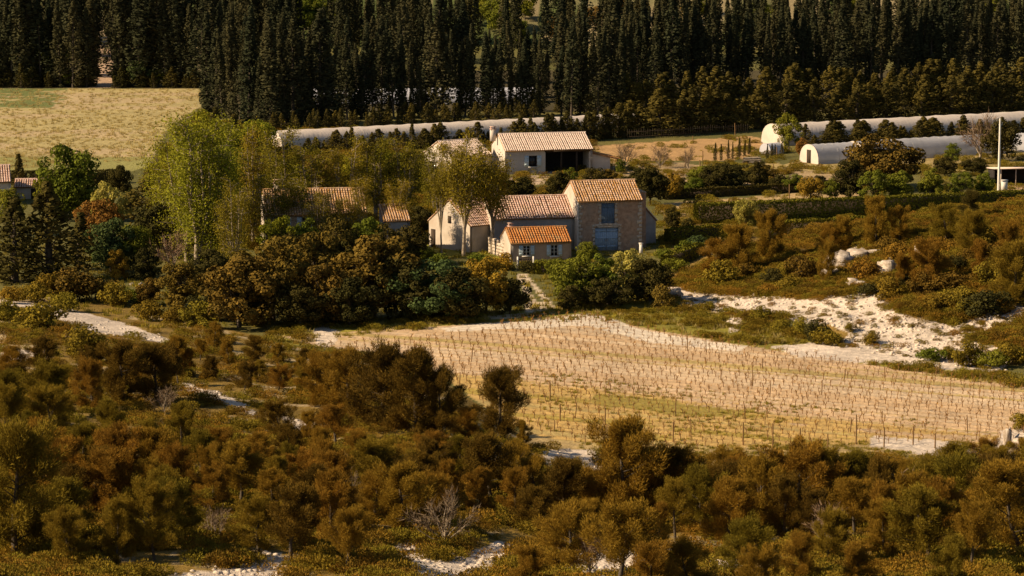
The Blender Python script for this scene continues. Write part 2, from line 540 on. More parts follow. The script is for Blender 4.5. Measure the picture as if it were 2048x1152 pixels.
    paint(in_poly(px + 0.5 * (jx - px), py + 0.35 * (jy - py), [(880, 655), (1000, 646), (1110, 634), (1175, 624), (1225, 638), (1330, 668), (1500, 692), (1480, 704), (1300, 684), (1180, 652), (1050, 656), (900, 664)]) & (n1 > -0.22), (0.66, 0.55, 0.42), 0.15)
    # limestone scree and rock
    ROCKS = [[(1335, 572), (1400, 584), (1520, 594), (1640, 598), (1705, 588), (1750, 562), (1800, 574), (1775, 618), (1850, 640), (1925, 646), (2010, 606), (2090, 610), (2040, 640), (1940, 676), (2030, 706), (1990, 745), (1800, 732), (1600, 712), (1540, 692), (1665, 682), (1690, 664), (1640, 648), (1560, 634), (1480, 630), (1370, 612)],
             [(1645, 512), (1700, 492), (1750, 486), (1735, 505), (1690, 520), (1650, 545)], [(1745, 530), (1785, 512), (1790, 535), (1760, 545)],
             [(1820, 490), (1845, 484), (1835, 510)], [(1560, 570), (1620, 562), (1615, 580), (1570, 582)],
             [(1450, 640), (1490, 630), (1480, 665), (1460, 668)]]
    mw = np.zeros(px.shape, bool)
    for q in ROCKS:
        mw |= in_poly(px + 0.55 * (jx - px), py + 0.5 * (jy - py), q)
    LEFT = [[(-300, 584), (0, 596), (60, 602), (180, 628), (280, 658), (352, 684), (345, 694), (250, 673), (130, 650), (60, 616), (0, 611), (-300, 602)],
            [(0, 690), (60, 705), (60, 725), (0, 735)], [(362, 766), (440, 783), (520, 826), (512, 834), (440, 804), (372, 780)],
            [(640, 640), (690, 665), (660, 700), (630, 680)], [(900, 866), (1000, 896), (1070, 918), (1050, 944), (960, 908)],
            [(1090, 900), (1190, 900), (1195, 960), (1110, 960)], [(570, 835), (640, 850), (600, 868), (560, 860)],
            [(765, 1080), (830, 1086), (870, 1126), (1000, 1082), (1068, 1094), (1010, 1140), (960, 1180), (850, 1170), (800, 1125)],
            [(330, 1152), (480, 1130), (560, 1105), (580, 1150), (500, 1190), (330, 1190)],
            [(1120, 1112), (1240, 1094), (1330, 1096), (1370, 1104), (1310, 1140), (1200, 1180), (1150, 1150)],
            [(1420, 1120), (1520, 1112), (1560, 1140), (1480, 1170), (1420, 1160)],
            [(1740, 872), (1850, 880), (1960, 892), (2040, 884), (2040, 926), (1900, 915), (1740, 892)], [(1990, 860), (2200, 850), (2200, 915), (1990, 895)]]
    for q in LEFT:
        mw |= in_poly(px + 0.6 * (jx - px), py + 0.6 * (jy - py), q)
    rk = mw & (n1 > -0.33)
    paint(rk, (0.60, 0.49, 0.385), 0.4)
    # farm track: two wheel ruts with grass between them
    tr = [(1046, 556), (1062, 578), (1078, 606)]
    cx = np.interp(py, [552, 560, 578, 600, 622], [1046, 1050, 1062, 1078, 1080])
    wid = np.interp(py, [552, 565, 625], [10, 13, 26])
    dd = np.abs(px - cx) / wid
    rut = (py > 548) & (py < 626) & ((np.abs(dd - 0.72) < 0.36) | ((py < 566) & (dd < 1.1)) | ((py > 604) & (dd < 1.2)))
    paint(rut, (0.55, 0.43, 0.29), 0.15)
    pth = (np.abs(py - np.interp(px, [830, 950, 1060, 1100], [644, 637, 630, 622])) < 4) & (px > 830) & (px < 1100)
    paint(pth, (0.55, 0.43, 0.28), 0.15)
    ny, nx = U.shape
    idx = np.arange(nx * ny).reshape(ny, nx)
    F = np.stack([idx[:-1, :-1], idx[:-1, 1:], idx[1:, 1:], idx[1:, :-1]], -1).reshape(-1, 4)
    mb = MB_()
    mb.add(P.reshape(-1, 3), F)
    m, nt, N, L = new_mat('ground_soil')
    a = n_attr(nt, 'soil')
    col = a.outputs['Color']
    fine = n_noise(nt, 1.6, 8, rough=0.75)
    col = n_mix(nt, col, (0.0, 0.0, 0.0), n_range(nt, fine, 0.42, 0.72, 0.0, 0.42))
    col = n_mix(nt, col, (0.75, 0.60, 0.42), n_range(nt, n_noise(nt, 4.0, 6, rough=0.8), 0.56, 0.75, 0.0, 0.30))
    d = N.new('ShaderNodeBsdfPrincipled')
    d.inputs['Roughness'].default_value = 0.95
    d.inputs['Specular IOR Level'].default_value = 0.1
    L.new(col, d.inputs['Base Color'])
    bp = N.new('ShaderNodeBump')
    bp.inputs['Strength'].default_value = 0.9
    bp.inputs['Distance'].default_value = 0.25
    L.new(n_noise(nt, 1.3, 8, rough=0.7), bp.inputs['Height'])
    L.new(bp.outputs[0], d.inputs['Normal'])
    out = N.new('ShaderNodeOutputMaterial')
    L.new(d.outputs[0], out.inputs[0])
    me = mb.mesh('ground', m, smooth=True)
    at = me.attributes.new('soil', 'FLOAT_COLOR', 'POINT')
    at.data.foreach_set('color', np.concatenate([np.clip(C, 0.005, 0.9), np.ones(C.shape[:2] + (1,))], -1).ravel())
    link('ground', me, kind='structure', label='farmland, vineyard soil, scree and dry scrub hillside')
    return rk, P, px, py, vin


VINE_POLY = [(560, 672), (700, 664), (850, 654), (1000, 644), (1110, 632), (1175, 626), (1230, 642), (1300, 658), (1450, 684), (1600, 708), (1750, 731), (1900, 750),
             (2048, 770), (2600, 830), (2600, 905), (2048, 893), (1900, 884), (1750, 888), (1500, 896), (1300, 904), (1190, 892), (1080, 874), (1000, 836), (900, 764), (800, 708), (640, 694)]
ROCKMASK, GP, GPX, GPY, VINMASK = build_ground()


# ------------------------------------------------------------------ plant meshes (a handful of each kind, shared by the copies)
def unit(v):
    return v / (np.linalg.norm(v, axis=-1, keepdims=True) + 1e-9)


def rnd_dir(n):
    return unit(rng.normal(size=(n, 3)))


def leaves(mb, C, Nrm, size, tint, aspect=1.0, axis=None, mat=0):
    """one small four-cornered leaf spray for each centre"""
    n = len(C)
    a = np.cross(Nrm, rnd_dir(n) if axis is None else axis)
    a = unit(a)
    b = unit(np.cross(Nrm, a))
    s = np.asarray(size).reshape(-1, 1) * np.ones((n, 1)) * 0.5
    k = s * aspect
    V = np.stack([C - a * s * 0.9, C - b * k * rng.uniform(0.7, 1.1, (n, 1)), C + a * s * rng.uniform(0.8, 1.2, (n, 1)), C + b * k * rng.uniform(0.7, 1.1, (n, 1))], 1)
    mb.add(V.reshape(-1, 3), np.arange(4 * n).reshape(n, 4), np.repeat(tint, 4), mat)


def needles(mb, C, D, length, width, tint, mat=0):
    n = len(C)
    D = unit(D)
    a = unit(np.cross(D, rnd_dir(n)))
    l = np.asarray(length).reshape(-1, 1) * np.ones((n, 1))
    w = np.asarray(width).reshape(-1, 1) * np.ones((n, 1))
    V = np.stack([C - a * w * 0.5, C + a * w * 0.5, C + D * l], 1)
    mb.add(V.reshape(-1, 3), np.arange(3 * n).reshape(n, 3), np.repeat(tint, 3), mat)


def blob(n, c, rad, shell=0.55):
    d = rnd_dir(n)
    r = shell + (1 - shell) * rng.random((n, 1)) ** 0.5
    return np.asarray(c) + d * r * np.asarray(rad), d


def branch(mb, p0, p1, r0, r1, bend=0.12, n=5, seg=4):
    p0, p1 = np.asarray(p0, float), np.asarray(p1, float)
    L = np.linalg.norm(p1 - p0)
    t = np.linspace(0, 1, seg)[:, None]
    off = rng.normal(size=3) * bend * L
    pts = p0 + (p1 - p0) * t + off * (t * (1 - t)) * 2
    mb.tube(pts, np.linspace(r0, r1, seg), n)


def make_pine(spread=1.0, bare=0.12, lean=0.0, dens=1.0):
    """Aleppo pine about 5 m tall"""
    H = 5.0
    tr, cr = MB_(), MB_()
    top = np.array([lean + rng.normal() * 0.25, rng.normal() * 0.25, H * 0.92])
    tp = [np.zeros(3), top * 0.35 + rng.normal(size=3) * 0.1, top * 0.7 + rng.normal(size=3) * 0.12, top]
    tr.tube(tp, [0.13, 0.10, 0.065, 0.02], 6)

    def on(t):
        i = min(int(t * 3), 2)
        f = t * 3 - i
        return tp[i] * (1 - f) + tp[i + 1] * f
    nb = 30
    az = rng.random() * 6
    for i in range(nb):
        t = bare + (1 - bare) * (i + rng.random()) / nb
        az += 2.4 + rng.normal() * 0.3
        prof = (0.55 + 0.75 * t) * (1 - t ** 2.6) ** 0.7 + 0.12
        ln = 1.75 * spread * prof * rng.uniform(0.45, 1.3)
        el = R(12 + 45 * t + rng.normal() * 8)
        d = np.array([math.cos(az) * math.cos(el), math.sin(az) * math.cos(el), math.sin(el)])
        p0 = on(min(t, 0.98))
        p1 = p0 + d * ln
        tr_r = 0.045 * (1 - 0.6 * t)
        branch(tr, p0, p1, tr_r, 0.012, 0.1, 4, 3)
        for f, s in ((0.5, 0.8), (0.78, 1.0), (1.02, 0.95)):
            if f < 0.6 and ln < 0.7:
                continue
            c = p0 + d * ln * f + rng.normal(size=3) * 0.10
            rad = np.array([0.34, 0.34, 0.46]) * s * rng.uniform(0.6, 1.25) * (0.8 + 0.3 * spread)
            n = int(470 * dens * s)
            C, D = blob(n, c, rad, 0.3)
            C = C + d * (rng.normal(size=(n, 1)) * 0.12)
            D2 = D * 0.7 + d * 0.4 + np.array([0, 0, 0.75]) + rng.normal(size=(n, 3)) * 0.4
            tint = np.clip(rng.random() * 0.5 + rng.random(n) * 0.6, 0, 1)
            needles(cr, C, D2, rng.uniform(0.10, 0.22, n), rng.uniform(0.024, 0.044, n), tint)
    return tr.mesh('pine_trunk', M['bark']), cr.mesh('pine_crown', M['pine'])


def make_round(H, W, nclump, nleaf, leaf, crown_from=0.15, trunk_r=0.16, lump=0.28, flat=0.8, stemmed=True, prof=None, matname='oak'):
    """broad-leaved crown built from many leafy lumps"""
    tr, cr = MB_(), MB_()
    zc = H * (crown_from + (1 - crown_from) * 0.5)
    hz = H * (1 - crown_from) * 0.5
    tr.tube([(0, 0, 0), (0.05, 0.03, zc * 0.5), (rng.normal() * 0.15, rng.normal() * 0.15, zc + hz * 0.2)], [trunk_r, trunk_r * 0.8, trunk_r * 0.35], 6)
    for i in range(nclump):
        d = rnd_dir(1)[0]
        if d[2] < -0.9:
            d[2] *= -1
        rr = rng.uniform(0.62, 1.0) * (1 if i % 4 else 0.45)
        f = 1.0 if prof is None else prof(0.5 + 0.5 * d[2])
        c = np.array([d[0] * W * 0.5 * rr * f, d[1] * W * 0.5 * rr * f, zc + d[2] * hz * rr * 0.9])
        r = lump * W * 0.5 * rng.uniform(0.7, 1.25)
        if stemmed:
            branch(tr, (0, 0, max(zc - hz * 0.6, 0.1) + rng.random() * hz * 0.7), c, trunk_r * 0.3, 0.012, 0.15, 4, 3)
        n = int(nleaf * (r / (lump * W * 0.5)) ** 2)
        C, D = blob(n, c, (r, r, r * flat), 0.75)
        Nn = unit(D * 1.0 + rnd_dir(n) * 0.75 + np.array([0, 0, 0.15]))
        tint = np.clip(rng.random() * 0.45 + rng.random(n) * 0.65, 0, 1)
        leaves(cr, C, Nn, leaf * rng.uniform(0.6, 1.3, n), tint)
    return tr.mesh('trunk', M['bark']), cr.mesh('crown', M[matname])


def make_plane(H=15.0, W=7.5, nleaf=11500, lo=0.07, t0=0.0):
    """tall thinly leafed plane tree with ascending limbs"""
    tr, cr = MB_(), MB_()
    tops = []
    tr.tube([(0, 0, 0), (0.1, 0, H * 0.12), (0.05, 0.1, H * 0.25)], [0.34, 0.26, 0.22], 8)
    nl = 6
    ends = []
    for i in range(nl):
        az = i * 2 * math.pi / nl + rng.normal() * 0.3
        rad = W * rng.uniform(0.12, 0.34)
        zt = H * rng.uniform(0.72, 0.98)
        p0 = np.array([0.05, 0.1, H * rng.uniform(lo, lo + 0.15)])
        p1 = np.array([math.cos(az) * rad, math.sin(az) * rad, zt])
        pts = [p0, p0 * 0.6 + p1 * 0.4 + np.array([math.cos(az), math.sin(az), 0]) * W * 0.05, p0 * 0.25 + p1 * 0.75 + rng.normal(size=3) * 0.25, p1]
        tr.tube(pts, [0.17, 0.12, 0.07, 0.015], 6)
        for k in range(22):
            t = rng.uniform(t0, 1.0)
            j = min(int(t * 3), 2)
            f = t * 3 - j
            q = np.asarray(pts[j]) * (1 - f) + np.asarray(pts[j + 1]) * f
            d = np.array([math.cos(az) + rng.normal() * 0.9, math.sin(az) + rng.normal() * 0.9, rng.uniform(0.0, 0.9)])
            d = unit(d)
            L = W * 0.26 * rng.uniform(0.45, 1.15) * (1.25 - 0.6 * t)
            e = q + d * L
            branch(tr, q, e, 0.05, 0.01, 0.12, 4, 3)
            ends.append((q, e))
    per = nleaf // len(ends)
    for q, e in ends:
        n = int(per * rng.uniform(0.6, 1.4))
        t = rng.uniform(0.25, 1.15, (n, 1))
        C = q + (e - q) * t + rng.normal(size=(n, 3)) * (0.22 + 0.30 * t)
        C[:, 2] -= rng.random(n) * 0.5
        Nn = unit(rnd_dir(n) + np.array([-0.2, 0, 0.5]))
        tint = np.clip(rng.random() * 0.5 + rng.random(n) * 0.6, 0, 1)
        leaves(cr, C, Nn, rng.uniform(0.11, 0.26, n), tint)
    return tr.mesh('plane_trunk', M['pale_bark']), cr.mesh('plane_crown', M['plane'])


def make_cypress(H=15.0, W=2.3, foot=0.08, loose=0.0, leaf=0.42, n_pl=46, per=56):
    tr, cr = MB_(), MB_()
    tr.tube([(0, 0, 0), (0.05, 0, H * 0.4), (0, 0, H * 0.93)], [0.2, 0.14, 0.03], 6)
    for i in range(n_pl):
        t = foot + (1 - foot) * ((i + rng.random()) / n_pl) ** 0.92
        az = i * 2.4 + rng.normal() * 0.3
        r = W * 0.5 * (math.sin(min(1, (t - foot) / 0.14 + 0.35) * math.pi / 2)) * (1 - t ** 1.9) ** 0.85 * rng.uniform(0.62, 1.12 + loose)
        c = np.array([math.cos(az) * r * 0.72, math.sin(az) * r * 0.72, t * H * 0.97])
        hz = H * 0.060 * rng.uniform(0.7, 1.5)
        rr = max(0.22, r * 0.48)
        C, D = blob(per, c, (rr, rr, hz), 0.7)
        Nn = unit(D * np.array([1, 1, 0.35]) + rnd_dir(per) * 0.4)
        tint = np.clip(rng.random() * 0.5 + rng.random(per) * 0.6, 0, 1)
        leaves(cr, C, Nn, leaf * rng.uniform(0.6, 1.3, per), tint, 0.55, axis=np.tile([0.05, 0.02, 1.0], (per, 1)) + rnd_dir(per) * 0.25)
        branch(tr, (0, 0, max(c[2] - 0.8, 0.2)), c, 0.04, 0.01, 0.1, 4, 2)
    return tr.mesh('cypress_trunk', M['bark']), cr.mesh('cypress_crown', M['cypress'])


def make_bare(H=3.5, W=3.2):
    tr, cr = MB_(), MB_()
    tr.tube([(0, 0, 0), (0.05, 0, H * 0.18)], [0.12, 0.08], 6)
    for i in range(11):
        az, el = i * 2.4, R(rng.uniform(30, 80))
        d = np.array([math.cos(az) * math.cos(el), math.sin(az) * math.cos(el), math.sin(el)])
        e = np.array([0, 0, H * 0.15]) + d * H * rng.uniform(0.5, 0.85) * np.array([W / H, W / H, 1])
        branch(tr, (0, 0, H * 0.12), e, 0.045, 0.015, 0.15, 4, 4)
        for k in range(16):
            q = np.array([0, 0, H * 0.12]) + (e - np.array([0, 0, H * 0.12])) * rng.uniform(0.35, 1)
            g = q + unit(d + rnd_dir(1)[0] * 0.9 + np.array([0, 0, 0.3])) * rng.uniform(0.4, 1.0)
            n = 7
            C = q + (g - q) * rng.random((n, 1))
            needles(cr, C, (g - q) + rnd_dir(n) * 0.5, rng.uniform(0.3, 0.6, n), 0.035, rng.random(n))
    return tr.mesh('bare_trunk', M['pale_bark']), cr.mesh('bare_crown', M['twig'])


PINES = [make_pine(0.95, 0.08), make_pine(1.15, 0.14, 0.3), make_pine(0.8, 0.05, -0.2), make_pine(1.3, 0.22, -0.4), make_pine(1.05, 0.10, 0.1),
         make_pine(0.9, 0.28, 0.5, 0.8), make_pine(1.2, 0.05, 0.0), make_pine(1.1, 0.34, -0.5, 0.7)]
OAKS = [make_round(6.0, 5.6, 74, 150, 0.22, 0.0, 0.18, 0.24), make_round(6.0, 5.0, 66, 150, 0.22, 0.02, 0.18, 0.25), make_round(6.0, 6.2, 78, 150, 0.23, 0.0, 0.18, 0.22),
        make_round(6.0, 4.6, 60, 150, 0.21, -0.02, 0.16, 0.26)]
LEAFY = [make_round(6.0, 4.6, 84, 100, 0.22, 0.0, 0.13, 0.24, matname='leaf'), make_round(6.0, 5.4, 90, 95, 0.23, 0.03, 0.13, 0.23, matname='leaf'),
         make_round(6.0, 3.8, 70, 100, 0.21, -0.02, 0.12, 0.27, matname='leaf'), make_round(6.0, 4.8, 70, 80, 0.21, 0.02, 0.12, 0.22, matname='leaf')]
PLANES = [make_plane(15, 7.5), make_plane(15, 6.5, 8500), make_plane(15, 8.8, 10500), make_plane(15, 6.0, 7000), make_plane(15, 8.2, 14500, 0.2, 0.22), make_plane(15, 5.6, 7500, 0.22, 0.35)]
CYPS = [make_cypress(15, 2.3, 0.05, 0.1), make_cypress(15, 2.6, 0.14, 0.2), make_cypress(15, 1.8, 0.08), make_cypress(15, 3.0, 0.2, 0.35), make_cypress(15, 2.5, 0.25, 0.15), make_cypress(15, 3.4, 0.1, 0.45), make_cypress(15, 2.1, 0.16, 0.3), make_cypress(15, 2.9, 0.02, 0.3)]
CONS = [make_cypress(5, 2.1, 0.0, 0.25, 0.24, 40, 60), make_cypress(5, 2.5, 0.0, 0.35, 0.24, 44, 60), make_cypress(5, 1.8, 0.0, 0.2, 0.22, 36, 60), make_cypress(5, 2.9, 0.0, 0.4, 0.25, 46, 60)]
BUSHES = [make_round(2.0, 2.4, 26, 105, 0.15, 0.0, 0.05, 0.36, 0.85, True, None, 'scrub'), make_round(2.0, 2.0, 22, 110, 0.14, 0.0, 0.05, 0.40, 0.9, True, None, 'scrub'),
          make_round(2.0, 3.0, 30, 105, 0.15, 0.0, 0.05, 0.32, 0.8, True, None, 'scrub'), make_round(2.0, 2.6, 28, 90, 0.16, 0.0, 0.05, 0.34, 0.9, True, None, 'scrub')]
BARES = [make_bare(), make_bare(3.5, 2.6)]
SPECIES = {'pine': (PINES, 5.0), 'oak': (OAKS, 6.0), 'leafy': (LEAFY, 6.0), 'plane': (PLANES, 15.0), 'cypress': (CYPS, 15.0), 'conifer': (CONS, 5.0), 'bush': (BUSHES, 2.0), 'bare': (BARES, 3.5)}
_ctr = {}


def plant(species, name, px, py, hpx, label, cat, group=None, mat=None, wide=1.0, var=None, at=None, metres=None):
    """A tree or bush: Empty at its foot, trunk and crown as parts. hpx: how tall it stands in the photograph."""
    vs, H0 = SPECIES[species]
    k = _ctr.get(species, 0)
    _ctr[species] = k + 1
    tm, cm = vs[(k * 5 + k // len(vs)) % len(vs) if var is None else var]
    p = G(px, py) if at is None else at
    h = (hpx * mpp(p) / cp) if metres is None else metres
    s = h / H0
    root = link(name, None, loc=(p.x, p.y, p.z - 0.03 * h), rotz=rng.random() * 6.28, scale=(s * wide, s * wide, s), label=label, cat=cat, group=group)
    root.empty_display_size = 0.3
    root.rotation_euler = (rng.normal() * 0.03, rng.normal() * 0.03, root.rotation_euler.z)
    link('trunk', tm, root)
    c = link('crown', cm, root)
    if mat:
        c.material_slots[0].link = 'OBJECT'
        c.material_slots[0].material = M[mat]
    return root


def scatter(name, label, cat, pts, scl, variants):
    """uncountable growth: one object that sets small copies of a few meshes on its points"""
    n = len(pts)
    src = bpy.data.collections.new(name + '_kinds')
    for v in variants:
        src.objects.link(bpy.data.objects.new(v.name, v))
    me = bpy.data.meshes.new(name)
    me.vertices.add(n)
    me.vertices.foreach_set('co', np.asarray(pts, float).ravel())
    me.attributes.new('scl', 'FLOAT', 'POINT').data.foreach_set('value', np.asarray(scl, float))
    rot = np.zeros((n, 3))
    rot[:, 2] = rng.random(n) * 6.28
    me.attributes.new('rot', 'FLOAT_VECTOR', 'POINT').data.foreach_set('vector', rot.ravel())
    me.attributes.new('pick', 'INT', 'POINT').data.foreach_set('value', rng.integers(0, len(variants), n).astype(np.int32))
    o = link(name, me, label=label, cat=cat, kind='stuff')
    ng = bpy.data.node_groups.new(name, 'GeometryNodeTree')
    ng.interface.new_socket('Geometry', in_out='INPUT', socket_type='NodeSocketGeometry')
    ng.interface.new_socket('Geometry', in_out='OUTPUT', socket_type='NodeSocketGeometry')
    gi, go = ng.nodes.new('NodeGroupInput'), ng.nodes.new('NodeGroupOutput')
    ci = ng.nodes.new('GeometryNodeCollectionInfo')
    ci.inputs[0].default_value = src
    ci.inputs['Separate Children'].default_value = True
    ci.inputs['Reset Children'].default_value = True
    ip = ng.nodes.new('GeometryNodeInstanceOnPoints')
    ip.inputs['Pick Instance'].default_value = True

    def na(nm, t):
        q = ng.nodes.new('GeometryNodeInputNamedAttribute')
        q.data_type = t
        q.inputs['Name'].default_value = nm
        return q.outputs['Attribute']
    L = ng.links
    L.new(gi.outputs[0], ip.inputs['Points'])
    L.new(ci.outputs[0], ip.inputs['Instance'])
    L.new(na('pick', 'INT'), ip.inputs['Instance Index'])
    L.new(na('rot', 'FLOAT_VECTOR'), ip.inputs['Rotation'])
    L.new(na('scl', 'FLOAT'), ip.inputs['Scale'])
    L.new(ip.outputs[0], go.inputs[0])
    md = o.modifiers.new('scatter', 'NODES')
    md.node_group = ng
    return o


exec_order = []
# ------------------------------------------------------------------ buildings
def roof_tiles(length, slope_len, tile_w=0.28, tile_l=0.42):
    """rows of curved clay tiles on a slope: x along the eave, y up the slope, z off it"""
    mb = MB_()
    nx = max(1, int(round(length / tile_w)))
    ny = max(1, int(round(slope_len / tile_l)))
    w, l = length / nx, slope_len / ny
    for i in range(nx):
        jx = rng.normal() * 0.016
        for j in range(ny):
            x0, y0 = (i + 0.5) * w + jx + rng.normal() * 0.006, j * l
            r0, r1 = w * 0.40, w * 0.33
            sag = 0.06 * (vnoise(x0 / 1.6, y0 / 1.3, 5) - 0.5)
            z0, z1 = 0.055 + rng.normal() * 0.012 + sag, 0.02 + sag
            V = []
            for (yy, r, z) in ((y0 - 0.03, r0, z0), (y0 + l, r1, z1)):
                for a in (0, 0.25, 0.5, 0.75, 1.0):
                    t = math.pi * a
                    V.append((x0 + r * math.cos(t), yy, z + 0.75 * r * math.sin(t)))
            V.append((x0, y0 - 0.03, z0))
            F4 = [(k, k + 1, k + 6, k + 5) for k in range(4)]
            t = float(np.clip(rng.normal(0.45, 0.3), 0, 1))
            mb.add(V, F4, t)
            mb.add(V[:5], [(0, 1, 2, 3, 4)], t)
    return mb


def tiled_slope(parent, name, p_eave0, p_eave1, up, tmat, tile_w=0.28, thick=0.10):
    """roof slab with its tiles as a part below it. up: vector from eave to ridge (local coordinates)."""
    a, b, u = Vector(p_eave0), Vector(p_eave1), Vector(up)
    ex = (b - a)
    L, S = ex.length, u.length
    ex, uy = ex / L, u / S
    nz = ex.cross(uy)
    mb = MB_()

    def W(x, y, z):
        return tuple(a + ex * x + uy * y + nz * z)
    v = [W(x, y, z) for z in (-thick, 0) for y in (0, S) for x in (0, L)]
    mb.add(v, [(0, 2, 3, 1), (4, 5, 7, 6), (0, 1, 5, 4), (2, 6, 7, 3), (0, 4, 6, 2), (1, 3, 7, 5)])
    ro = link(name, mb.mesh(name, M['mortar']), parent)
    tb = roof_tiles(L, S, tile_w)
    for i in range(len(tb.v)):
        q = tb.v[i]
        tb.v[i] = np.array(a) + q[:, :1] * np.array(ex) + q[:, 1:2] * np.array(uy) + q[:, 2:3] * np.array(nz)
    link('roof_tiles', tb.mesh('roof_tiles', tmat), ro, kind='stuff')
    return ro


def ridge(parent, a, b, tmat, r=0.13):
    a, b = np.array(a, float), np.array(b, float)
    n = max(1, int(np.linalg.norm(b - a) / 0.42))
    mb = MB_()
    for i in range(n):
        p, q = a + (b - a) * i / n, a + (b - a) * (i + 1.06) / n
        mb.tube([p, q], [r * 0.92, r * 1.08], 8, float(np.clip(rng.normal(0.5, 0.3), 0, 1)))
    link('ridge_tiles', mb.mesh('ridge_tiles', tmat), parent, kind='stuff')


def wall_front(parent, L, H, holes, mat, name='wall', y=0.0, deep=0.25):
    """upright wall in the plane y, pierced by openings (x0, x1, z0, z1[, depth])"""
    xs = sorted({0.0, L, *[h[0] for h in holes], *[h[1] for h in holes]})
    zs = sorted({-0.6, H, *[h[2] for h in holes], *[h[3] for h in holes]})
    mb = MB_()
    for i in range(len(xs) - 1):
        for j in range(len(zs) - 1):
            cx, cz = (xs[i] + xs[i + 1]) / 2, (zs[j] + zs[j + 1]) / 2
            if any(h[0] < cx < h[1] and h[2] < cz < h[3] for h in holes):
                continue
            mb.quad((xs[i], y, zs[j]), (xs[i + 1], y, zs[j]), (xs[i + 1], y, zs[j + 1]), (xs[i], y, zs[j + 1]))
    for h in holes:
        d = h[4] if len(h) > 4 else deep
        x0, x1, z0, z1 = h[:4]
        mb.quad((x0, y, z0), (x0, y, z1), (x0, y + d, z1), (x0, y + d, z0))
        mb.quad((x1, y, z1), (x1, y, z0), (x1, y + d, z0), (x1, y + d, z1))
        mb.quad((x0, y, z1), (x1, y, z1), (x1, y + d, z1), (x0, y + d, z1))
        mb.quad((x0, y, z0), (x0, y + d, z0), (x1, y + d, z0), (x1, y, z0))
        mb.quad((x0, y + d, z0), (x0, y + d, z1), (x1, y + d, z1), (x1, y + d, z0))
    return link(name, mb.mesh(name, mat), parent)


def gable(parent, x, D, H, rise, mat, name='gable_wall', thick=0.3, peak=0.5):
    s = 1 if thick > 0 else -1
    prof = [(0, -0.6), (D, -0.6), (D, H), (D * peak, H + rise), (0, H)]
    n = len(prof)
    V = [(x, p[0], p[1]) for p in prof] + [(x + thick, p[0], p[1]) for p in prof]
    mb = MB_()
    mb.add(V, [tuple(range(n))[::-1], tuple(range(n, 2 * n))])
    mb.add(V, [(k, (k + 1) % n, n + (k + 1) % n, n + k) for k in range(n)])
    return link(name, mb.mesh(name, mat), parent)


def window(parent, x0, z0, w, h, y=0.12, frame='white', shutters=None, sill=True):
    f = MB_()
    b = 0.07
    f.box(x0, x0 + b, y - 0.04, y + 0.03, z0, z0 + h)
    f.box(x0 + w - b, x0 + w, y - 0.04, y + 0.03, z0, z0 + h)
    f.box(x0 + b, x0 + w - b, y - 0.04, y + 0.03, z0, z0 + b)
    f.box(x0 + b, x0 + w - b, y - 0.04, y + 0.03, z0 + h - b, z0 + h)
    f.box(x0 + w / 2 - 0.035, x0 + w / 2 + 0.035, y - 0.037, y + 0.027, z0 + b, z0 + h - b)
    for q in (0.36, 0.68):
        f.box(x0 + b, x0 + w - b, y - 0.03, y + 0.02, z0 + h * q - 0.02, z0 + h * q + 0.02)
    wi = link('window', f.mesh('window_frame', M[frame]), parent)
    g = MB_()
    g.box(x0 + 0.01, x0 + w - 0.01, y + 0.035, y + 0.05, z0 + 0.01, z0 + h - 0.01)
    link('pane', g.mesh('pane', M['glass']), wi)
    if sill:
        s = MB_()
        s.box(x0 - 0.12, x0 + w + 0.12, -0.14, 0.1, z0 - 0.10, z0 - 0.003)
        link('sill', s.mesh('sill', M['white']), wi)
    if shutters:
        sw = w * 0.52
        for xa in (x0 - sw - 0.02, x0 + w + 0.02):
            s = MB_()
            nb = 4
            for k in range(nb):
                s.box(xa + sw * k / nb + 0.006, xa + sw * (k + 1) / nb - 0.006, -0.075 + 0.004 * (k % 2), -0.02, z0, z0 + h)
            for q in (0.2, 0.8):
                s.box(xa, xa + sw, -0.10, -0.076, z0 + h * q - 0.05, z0 + h * q + 0.05)
            link('shutter', s.mesh('shutter', M[shutters]), parent)
    return wi


def gabled_house(name, label, cat, p, th, L, D, H, rise, wall, sidewall, tile, holes=(), over=0.30, tile_w=0.28, side_over=0.06, back_same=True, peak=0.5):
    root = link(name, None, loc=p, rotz=th, label=label, cat=cat)
    wall_front(root, L, H, list(holes), M[wall])
    gable(root, 0.002, D, H, rise, M[sidewall], thick=0.3, peak=peak)
    gable(root, L - 0.302, D, H, rise, M[sidewall], thick=0.3, peak=peak)
    b = MB_()
    b.quad((0.31, D, -0.6), (0.31, D, H), (L - 0.31, D, H), (L - 0.31, D, -0.6))
    link('back_wall', b.mesh('back_wall', M[wall]), root)
    yr = D * peak
    s1 = rise / yr
    s2 = rise / (D - yr)
    tiled_slope(root, 'roof', (-side_over, -over, H - over * s1 + 0.10), (L + side_over, -over, H - over * s1 + 0.10), (0, yr + over, rise + over * s1), M[tile], tile_w)
    tiled_slope(root, 'roof', (L + side_over, D + over, H - over * s2 + 0.10), (-side_over, D + over, H - over * s2 + 0.10), (0, -(D - yr + over), rise + over * s2), M[tile], tile_w)
    ridge(root, (-side_over, yr, H + rise + 0.13), (L + side_over, yr, H + rise + 0.13), M[tile])
    return root


